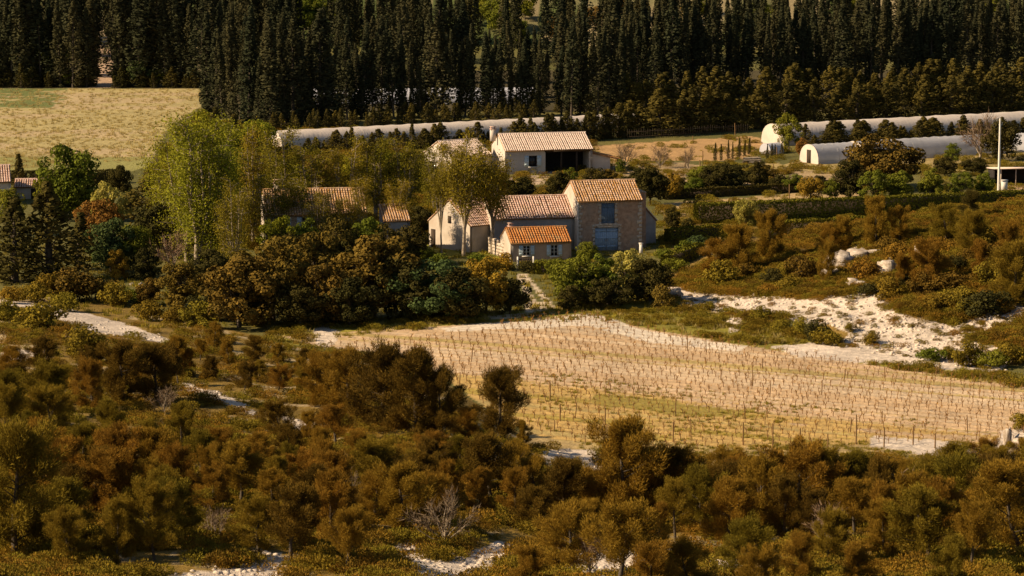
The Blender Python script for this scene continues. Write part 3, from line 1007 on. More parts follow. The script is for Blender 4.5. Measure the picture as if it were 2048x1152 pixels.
def chimney(parent, x, y, z, w, d, h, mat='plaster'):
    c = MB_()
    c.box(x, x + w, y, y + d, z, z + h)
    ch = link('chimney', c.mesh('chimney', M[mat]), parent)
    k = MB_()
    k.box(x - 0.08, x + w + 0.08, y - 0.08, y + d + 0.08, z + h + 0.002, z + h + 0.09)
    k.box(x + 0.05, x + 0.16, y + 0.05, y + d - 0.05, z + h + 0.09, z + h + 0.34)
    k.box(x + w - 0.16, x + w - 0.05, y + 0.05, y + d - 0.05, z + h + 0.09, z + h + 0.34)
    k.box(x - 0.05, x + w + 0.05, y - 0.05, y + d + 0.05, z + h + 0.342, z + h + 0.41)
    link('chimney_cap', k.mesh('chimney_cap', M['tile_pink']), ch)


TH = R(12.0)


def build_farm():
    # --- the tall stone barn with blue doors
    p = G(1155, 503)
    k = mpp(p)
    L = 130 * k / math.cos(TH)
    H = (503 - 402) * k / cp
    dx0, dx1, dh = 0.27 * L, 0.63 * L, 2.55
    lx0, lx1 = 0.365 * L, 0.575 * L
    lz0, lz1 = H - 2.85, H - 0.32
    barn = gabled_house('stone_barn', 'tall stone barn with ochre tiled roof and blue barn doors', 'barn', p, TH, L, 7.0, H, 1.65, 'stone_wall', 'plaster', 'tile_ochre',
                        [(dx0, dx1, 0.0, dh), (lx0, lx1, lz0, lz1)], over=0.34)
    # two plank door leaves
    for s, (a, b) in enumerate(((dx0, (dx0 + dx1) / 2 - 0.01), ((dx0 + dx1) / 2 + 0.01, dx1))):
        m = MB_()
        n = 6
        for i in range(n):
            m.box(a + (b - a) * i / n + 0.008, a + (b - a) * (i + 1) / n - 0.008, 0.10 + 0.012 * (i % 2), 0.17, 0.04, dh - 0.03, rng.random())
        for z in (0.4, 1.3, 2.1):
            m.box(a + 0.03, b - 0.03, 0.065, 0.098, z, z + 0.14)
        d = link('door_leaf', m.mesh('door_leaf', M['blue']), barn)
        hb = MB_()
        hb.box((b - 0.14) if s == 0 else (a + 0.06), (b - 0.06) if s == 0 else (a + 0.14), 0.03, 0.062, 1.05, 1.25)
        link('handle', hb.mesh('handle', M['iron']), d)
    for s, (a, b) in enumerate(((lx0, (lx0 + lx1) / 2 - 0.008), ((lx0 + lx1) / 2 + 0.008, lx1))):
        m = MB_()
        n = 4
        for i in range(n):
            m.box(a + (b - a) * i / n + 0.006, a + (b - a) * (i + 1) / n - 0.006, 0.10 + 0.012 * (i % 2), 0.16, lz0 + 0.02, lz1 - 0.02)
        for z in (lz0 + 0.35, lz1 - 0.5):
            m.box(a + 0.02, b - 0.02, 0.068, 0.098, z, z + 0.12)
        link('loft_shutter', m.mesh('loft_shutter', M['blue_dark']), barn)
    # dressed stone round the openings and up the corners
    stones = []
    for x0, sgn in ((0.0, 1), (L, -1)):
        z, i = 0.0, 0
        while z < H - 0.45:
            hh = 0.42 * rng.uniform(0.85, 1.15)
            w = (0.55 if i % 2 else 0.34) * rng.uniform(0.85, 1.15)
            stones.append((min(x0, x0 + sgn * w), max(x0, x0 + sgn * w), z, z + hh - 0.02))
            z += hh
            i += 1
    for x0, x1, z0, z1 in ((lx0, lx1, lz0, lz1), (dx0, dx1, 0.0, dh)):
        for xa, sgn in ((x0, -1), (x1, 1)):
            z, i = z0, 0
            while z < z1 - 0.1:
                hh = min(0.46 * rng.uniform(0.85, 1.15), z1 - z)
                w = (0.36 if i % 2 else 0.24)
                stones.append((min(xa, xa + sgn * w), max(xa, xa + sgn * w), z, z + hh - 0.015))
                z += hh
                i += 1
    for a, b, z0, z1 in stones:
        m = MB_()
        m.box(a, b, -0.03 - 0.012 * rng.random(), -0.002, z0, z1)
        link('quoin', m.mesh('quoin', M['quoin']), barn)
    m = MB_()
    m.box(lx0 - 0.36, lx1 + 0.36, -0.035, -0.002, lz1 + 0.002, lz1 + 0.19)
    link('lintel', m.mesh('lintel', M['quoin']), barn)
    m = MB_()
    m.box(lx0 - 0.4, lx1 + 0.4, -0.09, -0.002, lz0 - 0.16, lz0 - 0.004)
    link('sill', m.mesh('sill', M['quoin']), barn)
    nv = 7
    for i in range(nv):                                         # flat arch of wedge stones over the barn door
        t0, t1 = i / nv, (i + 1) / nv
        xa, xb = dx0 - 0.35 + (dx1 - dx0 + 0.7) * t0 + 0.008, dx0 - 0.35 + (dx1 - dx0 + 0.7) * t1 - 0.008
        za, zb = dh + 0.02 + 0.16 * math.sin(math.pi * t0), dh + 0.02 + 0.16 * math.sin(math.pi * t1)
        m = MB_()
        V = [(xa, -0.05, za), (xb, -0.05, zb), (xb, -0.05, zb + 0.30), (xa, -0.05, za + 0.30), (xa, -0.002, za), (xb, -0.002, zb), (xb, -0.002, zb + 0.30), (xa, -0.002, za + 0.30)]
        m.add(V, [(0, 1, 2, 3), (7, 6, 5, 4), (0, 4, 5, 1), (1, 5, 6, 2), (2, 6, 7, 3), (3, 7, 4, 0)])
        link('arch_stone', m.mesh('arch_stone', M['quoin']), barn)
    m = MB_()
    m.tube([(0.03, -0.10, 0.0), (0.03, -0.10, H - 0.1)], 0.05, 6)
    link('downpipe', m.mesh('downpipe', M['white']), barn)

    # --- narrow stone annexe on the barn's far side
    q = barn.matrix_basis @ Vector((L + 0.03, 2.2, 0))
    an = link('stone_annexe', None, loc=q, rotz=TH, label='narrow dark stone annexe with flat top against the barn', cat='annexe')
    wall_front(an, 0.98, 6.0, [], M['stone_wall'])
    m = MB_()
    m.box(0.005, 0.975, 0.004, 3.4, -0.6, 5.99)
    link('side_wall', m.mesh('side_wall', M['stone_wall']), an)
    for i in range(5):
        m = MB_()
        m.box(-0.02 + 0.2 * i + 0.006, 0.19 + 0.2 * i, -0.06, 3.45, 6.004, 6.12 + 0.05 * rng.random())
        link('coping_stone', m.mesh('coping_stone', M['stone_wall']), an)
    # --- pale lean-to shed beyond it
    q = barn.matrix_basis @ Vector((L + 0.99, 5.0, 0))
    sh = link('lean_to_shed', None, loc=q, rotz=R(24), label='small pale rendered shed with sloping top next to narrow stone annexe', cat='shed')
    m = MB_()
    w, dd = 2.05, 4.0
    prof = [(0, -0.6), (w, -0.6), (w, 2.6), (w * 0.62, 3.6), (0, 4.75)]
    V = [(x, 0, z) for x, z in prof] + [(x, dd, z) for x, z in prof]
    m.add(V, [(0, 1, 2, 3, 4), (9, 8, 7, 6, 5)])
    m.add(V, [(i, 5 + i, 5 + (i + 1) % 5, (i + 1) % 5) for i in range(5)])
    link('wall', m.mesh('wall', M['grey_render']), sh)
    tiled_slope(sh, 'roof', (w + 0.12, -0.1, 2.52), (w + 0.12, dd + 0.1, 2.52), (-w - 0.1, 0, 2.28), M['tile_pale'])

    # --- middle range joined to the barn
    q = barn.matrix_basis @ Vector((-9.2, 1.6, 0))
    hm = (495 - 430) * mpp(G(1100, 495)) / cp
    mid = gabled_house('grey_farm_building', 'low grey rendered farm building with pink tiled roof adjoining the barn', 'farm building', q, TH, 9.17, 7.6, hm, 1.85, 'grey_render', 'plaster', 'tile_pink',
                       [(4.3, 4.95, 1.3, 2.3), (6.9, 7.5, 1.2, 2.2)], over=0.3)
    window(mid, 4.3, 1.3, 0.65, 1.0, frame='wood_dark', sill=False)
    window(mid, 6.9, 1.2, 0.6, 1.0, frame='wood_dark', sill=False)
    # --- long wing with a sunlit gable facing the lawn
    q = G(940, 505)
    wing = gabled_house('gabled_wing', 'plastered farm wing with sunlit gable wall behind thin trees', 'farm building', q, R(41), 7.5, 7.0, 2.9, 2.5, 'plaster', 'plaster', 'tile_pink', [], over=0.2)
    for y0, y1, z0, z1, mm in ((5.9, 6.6, 0.0, 2.0, 'wood_dark'), (3.2, 3.7, 2.9, 3.7, 'wood_dark')):
        m = MB_()
        m.box(-0.05, -0.001, y0, y1, z0, z1)
        link('door' if z0 == 0 else 'window', m.mesh('opening', M[mm]), wing)
    # --- cottage in front
    p = G(1021, 524)
    k = mpp(p)
    Lc = 122 * k / math.cos(TH)
    Hc = (524 - 486) * k / cp
    w1, w2 = 0.205 * Lc, 0.66 * Lc
    cot = gabled_house('cottage', 'small cottage with orange tiled roof and pale blue shutters', 'cottage', p, TH, Lc, 5.2, Hc, 1.15, 'cottage_wall', 'plaster', 'tile_red',
                       [(w1, w1 + 0.8, 0.62, 1.72), (w2, w2 + 0.8, 0.5, 1.72)], over=0.28)
    window(cot, w1, 0.62, 0.8, 1.1, shutters='shutter')
    window(cot, w2, 0.5, 0.8, 1.22, shutters='shutter')
    chimney(cot, 0.5, 3.4, Hc + 0.4, 0.5, 0.5, 0.9)
    # garden wall running back from the cottage
    a, b = G(978, 506), G(1010, 516)
    d = b - a
    n = 16
    gw = link('garden_wall', None, loc=a, rotz=math.atan2(d.y, d.x), label='ruined grey rubble wall beside the orange roofed cottage', cat='wall')
    ln = d.length
    m = MB_()
    m.box(0, ln, 0.05, 0.4, -0.4, 1.3)
    link('core', m.mesh('core', M['stone_wall']), gw)
    z = 0.0
    for r in range(5):
        x = -0.1
        while x < ln:
            w = rng.uniform(0.35, 0.65)
            if r < 4 or rng.random() < 0.6:
                m = MB_()
                m.box(x, x + w - 0.03, -0.03 - 0.04 * rng.random(), 0.45, z, z + 0.33)
                link('stone', m.mesh('stone', M['rock'] if rng.random() < 0.5 else M['quoin']), gw)
            x += w
        z += 0.35

    # --- big house among the trees
    p = G(533, 520)
    k = mpp(p)
    Lh = 200 * k / math.cos(R(9))
    Hh = (520 - 430) * k / cp
    hs = [(1.2 + 2.6 * i, 2.15 + 2.6 * i, zz, zz + 1.45) for i in range(4) for zz in (0.7, 3.1)]
    big = gabled_house('farmhouse', 'two storey farmhouse with ochre tiled roof hidden among tall trees', 'house', p, R(9), Lh, 8.6, Hh, 2.1, 'cottage_wall', 'plaster', 'tile_ochre', hs, over=0.35)
    for x0, x1, z0, z1 in hs:
        window(big, x0, z0, x1 - x0, z1 - z0, shutters='shutter', sill=False)
    chimney(big, 1.2, 4.0, Hh + 1.6, 0.7, 0.6, 1.3)
    # --- its little outbuilding
    p = G(768, 515)
    k = mpp(p)
    out = link('outbuilding', None, loc=p, rotz=R(9), label='shaded outbuilding with single sloping tiled roof beside the farmhouse', cat='outbuilding')
    Lo = 52 * k / math.cos(R(9))
    Ho = (515 - 443) * k / cp
    wall_front(out, Lo, Ho, [(0.9, 1.8, 0.0, 2.0)], M['grey_render'])
    for x in (0.002, Lo - 0.302):
        m = MB_()
        V = [(x, 0, -0.6), (x, 4.4, -0.6), (x, 4.4, Ho + 1.25), (x, 0, Ho), (x + .3, 0, -0.6), (x + .3, 4.4, -0.6), (x + .3, 4.4, Ho + 1.25), (x + .3, 0, Ho)]
        m.add(V, [(3, 2, 1, 0), (4, 5, 6, 7), (0, 1, 5, 4), (1, 2, 6, 5), (2, 3, 7, 6), (3, 0, 4, 7)])
        link('side_wall', m.mesh('side_wall', M['grey_render']), out)
    m = MB_()
    m.quad((0.31, 4.4, -0.6), (0.31, 4.4, Ho + 1.25), (Lo - 0.31, 4.4, Ho + 1.25), (Lo - 0.31, 4.4, -0.6))
    link('back_wall', m.mesh('back_wall', M['grey_render']), out)
    m = MB_()
    m.box(0.92, 1.78, 0.12, 0.17, 0.02, 1.98)
    link('door', m.mesh('door', M['wood_dark']), out)
    tiled_slope(out, 'roof', (-0.1, -0.25, Ho + 0.03), (Lo + 0.1, -0.25, Ho + 0.03), (0, 4.7, 1.32), M['tile_ochre'])

    # --- upper farmhouse with an open porch
    th = R(13)
    p = G(1010, 349)
    k = mpp(p)
    Lu = 176 * k / math.cos(th)
    Hu = (349 - 301) * k / cp
    wx = (1059 - 1010) * k
    px0, px1 = (1091 - 1010) * k / math.cos(th), Lu - 0.45
    up = gabled_house('long_farmhouse', 'long low farmhouse with pale pink roof and dark open porch', 'house', p, th, Lu, 8.4, Hu, 1.75, 'white_wall', 'white_wall', 'tile_pale',
                      [(wx, wx + 1.15, 1.0, 2.5), (px0, px1, 0.0, Hu - 0.38, 3.6)], over=0.4, tile_w=0.3)
    window(up, wx, 1.0, 1.15, 1.5, frame='wood_dark', shutters='shutter')
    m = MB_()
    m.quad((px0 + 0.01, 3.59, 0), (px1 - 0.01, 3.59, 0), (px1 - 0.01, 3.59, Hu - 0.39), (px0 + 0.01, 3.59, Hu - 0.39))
    link('porch_shade_sheet', m.mesh('porch_shade_sheet', M['painted_shade']), up)  # near-black sheet over the back wall, standing in for porch shade
    m = MB_()
    m.box(px0 - 0.1, px1 + 0.1, -0.03, 0.2, Hu - 0.376, Hu - 0.14)
    link('porch_beam', m.mesh('porch_beam', M['wood_dark']), up)
    for f in (0.35, 0.7):
        m = MB_()
        x = px0 + (px1 - px0) * f
        m.box(x, x + 0.22, 0.05, 0.27, 0, Hu - 0.385)
        link('porch_post', m.mesh('porch_post', M['wood_dark']), up)
    chimney(up, -1.0, 4.4, Hu + 0.9, 0.7, 0.6, 1.6, 'white_wall')
    # lean-to with orange roof at its far end
    q = up.matrix_basis @ Vector((Lu + 0.03, 0.4, 0))
    le = link('lean_to', None, loc=q, rotz=th, label='lean-to with orange tiled roof at the open porch end of farmhouse', cat='lean-to')
    wl, dl = 3.9, 5.4
    m = MB_()
    prof = [(0, -0.6), (2.6, -0.6), (2.6, 1.95), (0, 2.55)]
    V = [(x, 0, z) for x, z in prof] + [(x, dl, z) for x, z in prof]
    m.add(V, [(0, 1, 2, 3), (7, 6, 5, 4)])
    m.add(V, [(i, 4 + i, 4 + (i + 1) % 4, (i + 1) % 4) for i in range(4)])
    link('wall', m.mesh('wall', M['white_wall']), le)
    tiled_slope(le, 'roof', (wl + 0.1, -0.2, 1.72), (wl + 0.1, dl + 0.2, 1.72), (-wl - 0.1, 0, 0.98), M['tile_red'], 0.3)
    for y in (0.2, dl - 0.3):
        m = MB_()
        m.box(wl - 0.2, wl - 0.05, y, y + 0.15, -0.4, 1.66)
        link('post', m.mesh('post', M['wood_dark']), le)
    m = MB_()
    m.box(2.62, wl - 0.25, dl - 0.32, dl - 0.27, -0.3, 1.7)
    link('rear_shade_board', m.mesh('rear_shade_board', M['painted_shade']), le)  # near-black, the shade under the roof is painted in
    # end pavilion of the upper farmhouse, mostly behind the tree
    q = up.matrix_basis @ Vector((-7.2, 1.5, 0))
    pv = gabled_house('white_gabled_house', 'white gabled house end half hidden behind thin tall tree', 'house', q, R(36), 6.6, 6.6, 2.5, 1.7, 'white_wall', 'white_wall', 'tile_pale', [(2, 3, 0.9, 2.1)], over=0.3, tile_w=0.3)
    window(pv, 2, 0.9, 1.0, 1.2, frame='wood_dark', shutters='shutter')

    # --- neighbour's house at the picture's edge
    p = G(-85, 412)
    nb = gabled_house('pink_roofed_house', 'neighbouring house with pink roof above the leafy garden', 'house', p, R(12), 6.6, 7.0, 2.9, 1.6, 'white_wall', 'white_wall', 'tile_pink', [(4.6, 5.4, 0.8, 2.0)], over=0.3, tile_w=0.3)
    window(nb, 4.6, 0.8, 0.8, 1.2, frame='wood_dark', shutters='shutter')
    p = G(30, 398)
    sm = gabled_house('low_roofed_shed', 'low shed with pink tiled roof glimpsed between garden trees', 'shed', p, R(6), 5.8, 3.6, 1.5, 0.7, 'plaster', 'plaster', 'tile_pink', [(2, 2.9, 0, 1.3)], over=0.25, tile_w=0.3)
    m = MB_()
    m.box(2.02, 2.88, 0.12, 0.17, 0.0, 1.28)
    link('door', m.mesh('door', M['wood_dark']), sm)
    return barn


BARN = build_farm()


# ------------------------------------------------------------------ polytunnels
def tunnel(name, label, a, b, width, height, film, hoops, endmat, door=True, group='plastic greenhouses', shut_far=True):
    a, b = Vector(a), Vector(b)
    d = b - a
    L = math.hypot(d.x, d.y)
    root = link(name, None, loc=a, rotz=math.atan2(d.y, d.x), label=label, cat='greenhouse', group=group)
    slope = (b.z - a.z) / L
    n = 14
    arc = [(-math.cos(math.pi * i / n) * width / 2, height * math.sin(math.pi * i / n) ** 0.72) for i in range(n + 1)]
    ns = hoops * 2
    V, t = [], []
    for j in range(ns + 1):
        x = L * j / ns
        sag = 0.0 if j % 1 == 0 else 0.02
        for (y, z) in arc:
            k = (1.0 if j % 2 == 0 else 0.972) + 0.008 * rng.normal()
            V.append((x, y * k, z * k + slope * x - 0.02))
    m = MB_()
    w = n + 1
    m.add(V, [(j * w + i, (j + 1) * w + i, (j + 1) * w + i + 1, j * w + i + 1) for j in range(ns) for i in range(n)])
    link('film', m.mesh('film', M[film], True), root)
    step = L / hoops
    for j in range(hoops + 1):
        x = L * j / hoops
        m = MB_()
        m.tube([(x, y * 0.985, z * 0.985 + slope * x) for y, z in arc], 0.03, 5)
        link('hoop', m.mesh('hoop', M['iron']), root)
    for x, on in ((-0.02, True), (L + 0.02, shut_far)):
        if not on:
            continue
        m = MB_()
        m.add([(x, y, z + slope * x) for y, z in arc], [tuple(range(n + 1))])
        link('end_wall', m.mesh('end_wall', M[endmat]), root)
    if door:
        m = MB_()
        m.box(-0.10, -0.05, -0.45, 0.45, 0.0, 1.9)
        dr = link('door', m.mesh('door', M['wood_dark']), root)
    return root


tunnel('polytunnel', 'very long whitewashed polytunnel in front of the cypress row', G(548, 297), G(1262, 259), 5.5, 2.7, 'film_cream', 22, 'film_cream', False)
tunnel('polytunnel', 'long cream polytunnel with bare rounded end behind leafy tree', G(1545, 289), G(2240, 251), 6.0, 3.2, 'film_cream', 20, 'film_cream', False)
pA, pB = G(1618, 326), G(1990, 304)
mid_ = pA + (pB - pA) * 0.22
tunnel('polytunnel', 'grey translucent polytunnel with small dark door in its end', pA, mid_, 4.6, 2.7, 'film_grey', 6, 'film_cream', True)
tunnel('polytunnel', 'grey translucent polytunnel running on behind the round dark oak', mid_ + (pB - pA).normalized() * 0.5, pB, 4.9, 2.8, 'film_grey', 14, 'film_cream', False)
tunnel('polytunnel', 'greyish polytunnel cut off beyond the pale utility pole', G(2042, 303), G(2230, 293), 4.6, 2.8, 'film_grey', 6, 'film_grey', False)
tunnel('polytunnel', 'white greenhouse glimpsed between trunks of the cypress row', G(620, 207), G(1070, 204), 7.0, 2.7, 'film_white', 14, 'film_white', False)
tunnel('polytunnel', 'tiny bluish tunnel end behind row of young conifers', G(1530, 308), G(1556, 306), 2.4, 1.6, 'film_white', 2, 'film_white', False)


# ------------------------------------------------------------------ cypress woods and windbreaks
def lerp_pts(pts, n, jx=6, jy=1.0):
    xs = np.linspace(pts[0][0], pts[-1][0], n)
    ys = np.interp(xs, [p[0] for p in pts], [p[1] for p in pts])
    return [(x + rng.normal() * jx, y + rng.normal() * jy) for x, y in zip(xs, ys)]


def row(species, name, pts, n, h0, h1, lab, cat, group, mat=None, wide=1.0, wv=0.15, jx=6, jy=1.0, gaps=(), hf=None, var=None):
    k = 0
    for x, y in lerp_pts(pts, n, jx, jy):
        if any(a < x < b for a, b in gaps):
            continue
        k += 1
        h = rng.uniform(h0, h1) * (hf(x) if hf else 1) * (rng.uniform(0.72, 1.1) if species == 'cypress' else 1.0)
        plant(species, name, x, y, h, lab.format(nth(k)), cat, group, mat, wide * rng.uniform(1 - wv, 1 + wv), var=(None if var is None else var[k % len(var)]))


row('cypress', 'cypress_tree', [(-60, 173), (400, 174)], 30, 195, 240, 'dark cypress on the far field edge, {} from the field\'s outer end', 'cypress', 'cypresses on the far field edge', jx=7, gaps=((186, 226), (340, 352)), wide=1.25, var=(0, 2, 5, 1))
row('cypress', 'cypress_tree', [(-60, 150), (440, 158)], 22, 180, 215, 'tall cypress in second rank behind the field, {} from outer end', 'cypress', 'second rank of field cypresses', jx=8, gaps=((190, 222),), wide=1.15)
row('cypress', 'cypress_tree', [(408, 232), (520, 256), (660, 246)], 15, 175, 235, 'near black cypress at the field corner, {} from the field', 'cypress', 'corner cypresses', jx=5, wide=1.25, var=(0, 2, 5))
row('cypress', 'cypress_tree', [(520, 240), (1090, 232), (1250, 232)], 42, 125, 215, 'cypress in front rank behind long white polytunnel, {} from field corner', 'cypress', 'front rank of cypresses', jx=9, wide=1.2, var=(1, 0, 4, 5, 3, 2), hf=lambda x: 0.85 if (580 < x < 700 or 930 < x < 1110) else 1.0)
row('cypress', 'cypress_tree', [(470, 196), (1300, 196)], 46, 130, 205, 'cypress in middle rank behind white greenhouse, {} from the field side', 'cypress', 'middle rank of cypresses', jx=10, wide=1.2, hf=lambda x: 0.78 if (580 < x < 700 or 930 < x < 1110) else 1.0)
row('cypress', 'cypress_tree', [(440, 165), (1340, 168)], 44, 110, 190, 'cypress in rear rank below green hillside, {} from the field side', 'cypress', 'rear rank of cypresses', jx=10, wide=1.2, hf=lambda x: 0.72 if (585 < x < 700 or 930 < x < 1110) else 1.0)
row('cypress', 'cypress_tree', [(1250, 190), (2080, 172)], 44, 155, 205, 'cypress behind bushy windbreak, {} from the long polytunnel end', 'cypress', 'cypresses behind the windbreak', jx=8, wide=1.15)
row('cypress', 'cypress_tree', [(1280, 165), (2080, 150)], 40, 140, 190, 'cypress in topmost rank over the windbreak, {} from its western start', 'cypress', 'topmost cypress rank', jx=9, wide=1.2)
row('conifer', 'windbreak_conifer', [(1240, 232), (2080, 198)], 46, 58, 92, 'bushy conifer in upper windbreak, {} from the long polytunnel', 'conifer', 'upper windbreak', 'windbreak', 1.45, jx=8)
row('conifer', 'windbreak_conifer', [(1235, 274), (1520, 258), (2080, 222)], 50, 62, 95, 'bushy conifer in lower windbreak, {} from the long polytunnel', 'conifer', 'lower windbreak', 'windbreak', 1.45, jx=8)
row('conifer', 'young_conifer', [(540, 262), (1060, 240)], 44, 26, 46, 'young conifer behind long white polytunnel, {} from field corner', 'conifer', 'young conifers behind polytunnel', 'windbreak', 1.15, jx=7)
row('conifer', 'young_conifer', [(590, 309), (1080, 284)], 46, 18, 50, 'young conifer before long white polytunnel, {} from its field end', 'conifer', 'young conifers before polytunnel', 'windbreak', 1.6, wv=0.35, jx=9)
row('conifer', 'young_conifer', [(1050, 287), (1250, 275)], 18, 40, 64, 'dark conifer behind upper farmhouse roof, {} from its chimney', 'conifer', 'conifers behind upper farmhouse', 'dark', 1.3, jx=5)
row('conifer', 'young_conifer', [(1612, 297), (2060, 275)], 40, 24, 54, 'dark conifer before cream polytunnel, {} from its rounded end', 'conifer', 'conifers before cream polytunnel', 'windbreak', 1.8, wv=0.35, jx=8, var=(3, 1, 0))
row('conifer', 'young_conifer', [(1432, 322), (1500, 310)], 7, 32, 42, 'tiny pointed conifer in kitchen garden, {} from the woodpile', 'conifer', 'tiny garden conifers', 'dark', 0.6, jx=2, var=(2,))
row('conifer', 'young_conifer', [(1535, 318), (1560, 314)], 4, 26, 36, 'pointed conifer beside tiny bluish tunnel, {} from the garden', 'conifer', 'conifers by bluish tunnel', 'dark', 0.7, jx=2, var=(2,))
row('conifer', 'low_conifer', [(-60, 175), (186, 174)], 16, 32, 52, 'low dark conifer at the far field edge, {} from its outer end', 'conifer', 'low conifers at field edge', 'dark', 1.5, jx=5)
row('conifer', 'low_conifer', [(226, 175), (400, 175)], 13, 26, 44, 'low dark conifer at the far field edge past the pink gap, {} along', 'conifer', 'low conifers past pink gap', 'dark', 1.5, jx=5)
row('conifer', 'low_conifer', [(500, 226), (1250, 222)], 40, 26, 52, 'low dark conifer at the feet of front rank cypresses, {} from field corner', 'conifer', 'low conifers under front rank', 'dark', 1.25, jx=10, gaps=((648, 668), (735, 760), (885, 912), (938, 965)))
WOOD = []
for pts_, n_, h0_, h1_, gaps_ in (([(-80, 112), (600, 118)], 48, 150, 205, ()), ([(-80, 90), (560, 92)], 42, 110, 150, ()), ([(450, 124), (1340, 126)], 58, 120, 180, ((596, 640), (955, 1000), (1040, 1075))),
                              ([(1240, 120), (2090, 110)], 54, 110, 165, ()), ([(700, 92), (930, 92)], 18, 90, 130, ()), ([(1330, 92), (2090, 84)], 44, 80, 125, ((1380, 1410), (1520, 1550), (1690, 1715), (1985, 2010)))):
    for x, y in lerp_pts(pts_, n_, 9, 3):
        if not any(a < x < b for a, b in gaps_):
            q = G(x, y)
            WOOD.append((q.x, q.y, q.z, rng.uniform(h0_, h1_) * mpp(q) / cp / 15.0))
WOOD = np.array(WOOD)
scatter('cypress_wood', 'dense dark cypress wood rising on the hill foot behind the ranks', 'wood', WOOD[:, :3], WOOD[:, 3] * 1.1, [CYPS[0][1], CYPS[1][1], CYPS[5][1], CYPS[3][1]])
# trees on the hillside above
for i, (x, y, h, mt) in enumerate([(610, 60, 75, 'leaf'), (640, 45, 60, 'leaf'), (690, 55, 70, 'leaf'), (960, 50, 60, 'leaf'), (1000, 62, 70, 'leaf'), (1050, 40, 60, 'leaf'), (950, 20, 50, 'leaf'), (1030, 90, 60, 'leaf'),
                                   (1110, 80, 50, 'rust'), (1190, 60, 50, 'rust'), (1280, 40, 45, 'gold'), (1240, 30, 40, 'rust'), (1380, 45, 45, 'gold'), (1400, 30, 40, 'leaf'), (1520, 50, 50, 'leaf'), (1555, 70, 60, 'leaf'),
                                   (1680, 40, 50, 'bluegreen'), (1700, 30, 40, 'leaf'), (1820, 40, 45, 'gold'), (1990, 45, 55, 'leaf'), (2020, 60, 55, 'bluegreen')]):
    plant('leafy', 'hillside_tree', x, y, h, f'bright leafy tree on the hillside over the cypresses, {nth(i + 1)} along', 'tree', 'hillside trees', mt, 1.2)
for i, (x, y, h, mt) in enumerate([(20, 166, 75, 'leaf'), (70, 172, 62, 'leaf'), (52, 174, 40, 'leaf'), (115, 172, 55, 'gold'), (135, 174, 40, 'leaf'), (240, 172, 46, 'leaf'), (280, 174, 60, 'bluegreen'), (318, 174, 38, 'leaf'), (385, 174, 40, 'bluegreen'), (98, 170, 88, 'plane')]):
    plant('leafy', 'understorey_tree', x, y, h, f'light green shrub at the feet of field cypresses, {nth(i + 1)} from outer end', 'tree', 'shrubs under field cypresses', mt, 1.0)

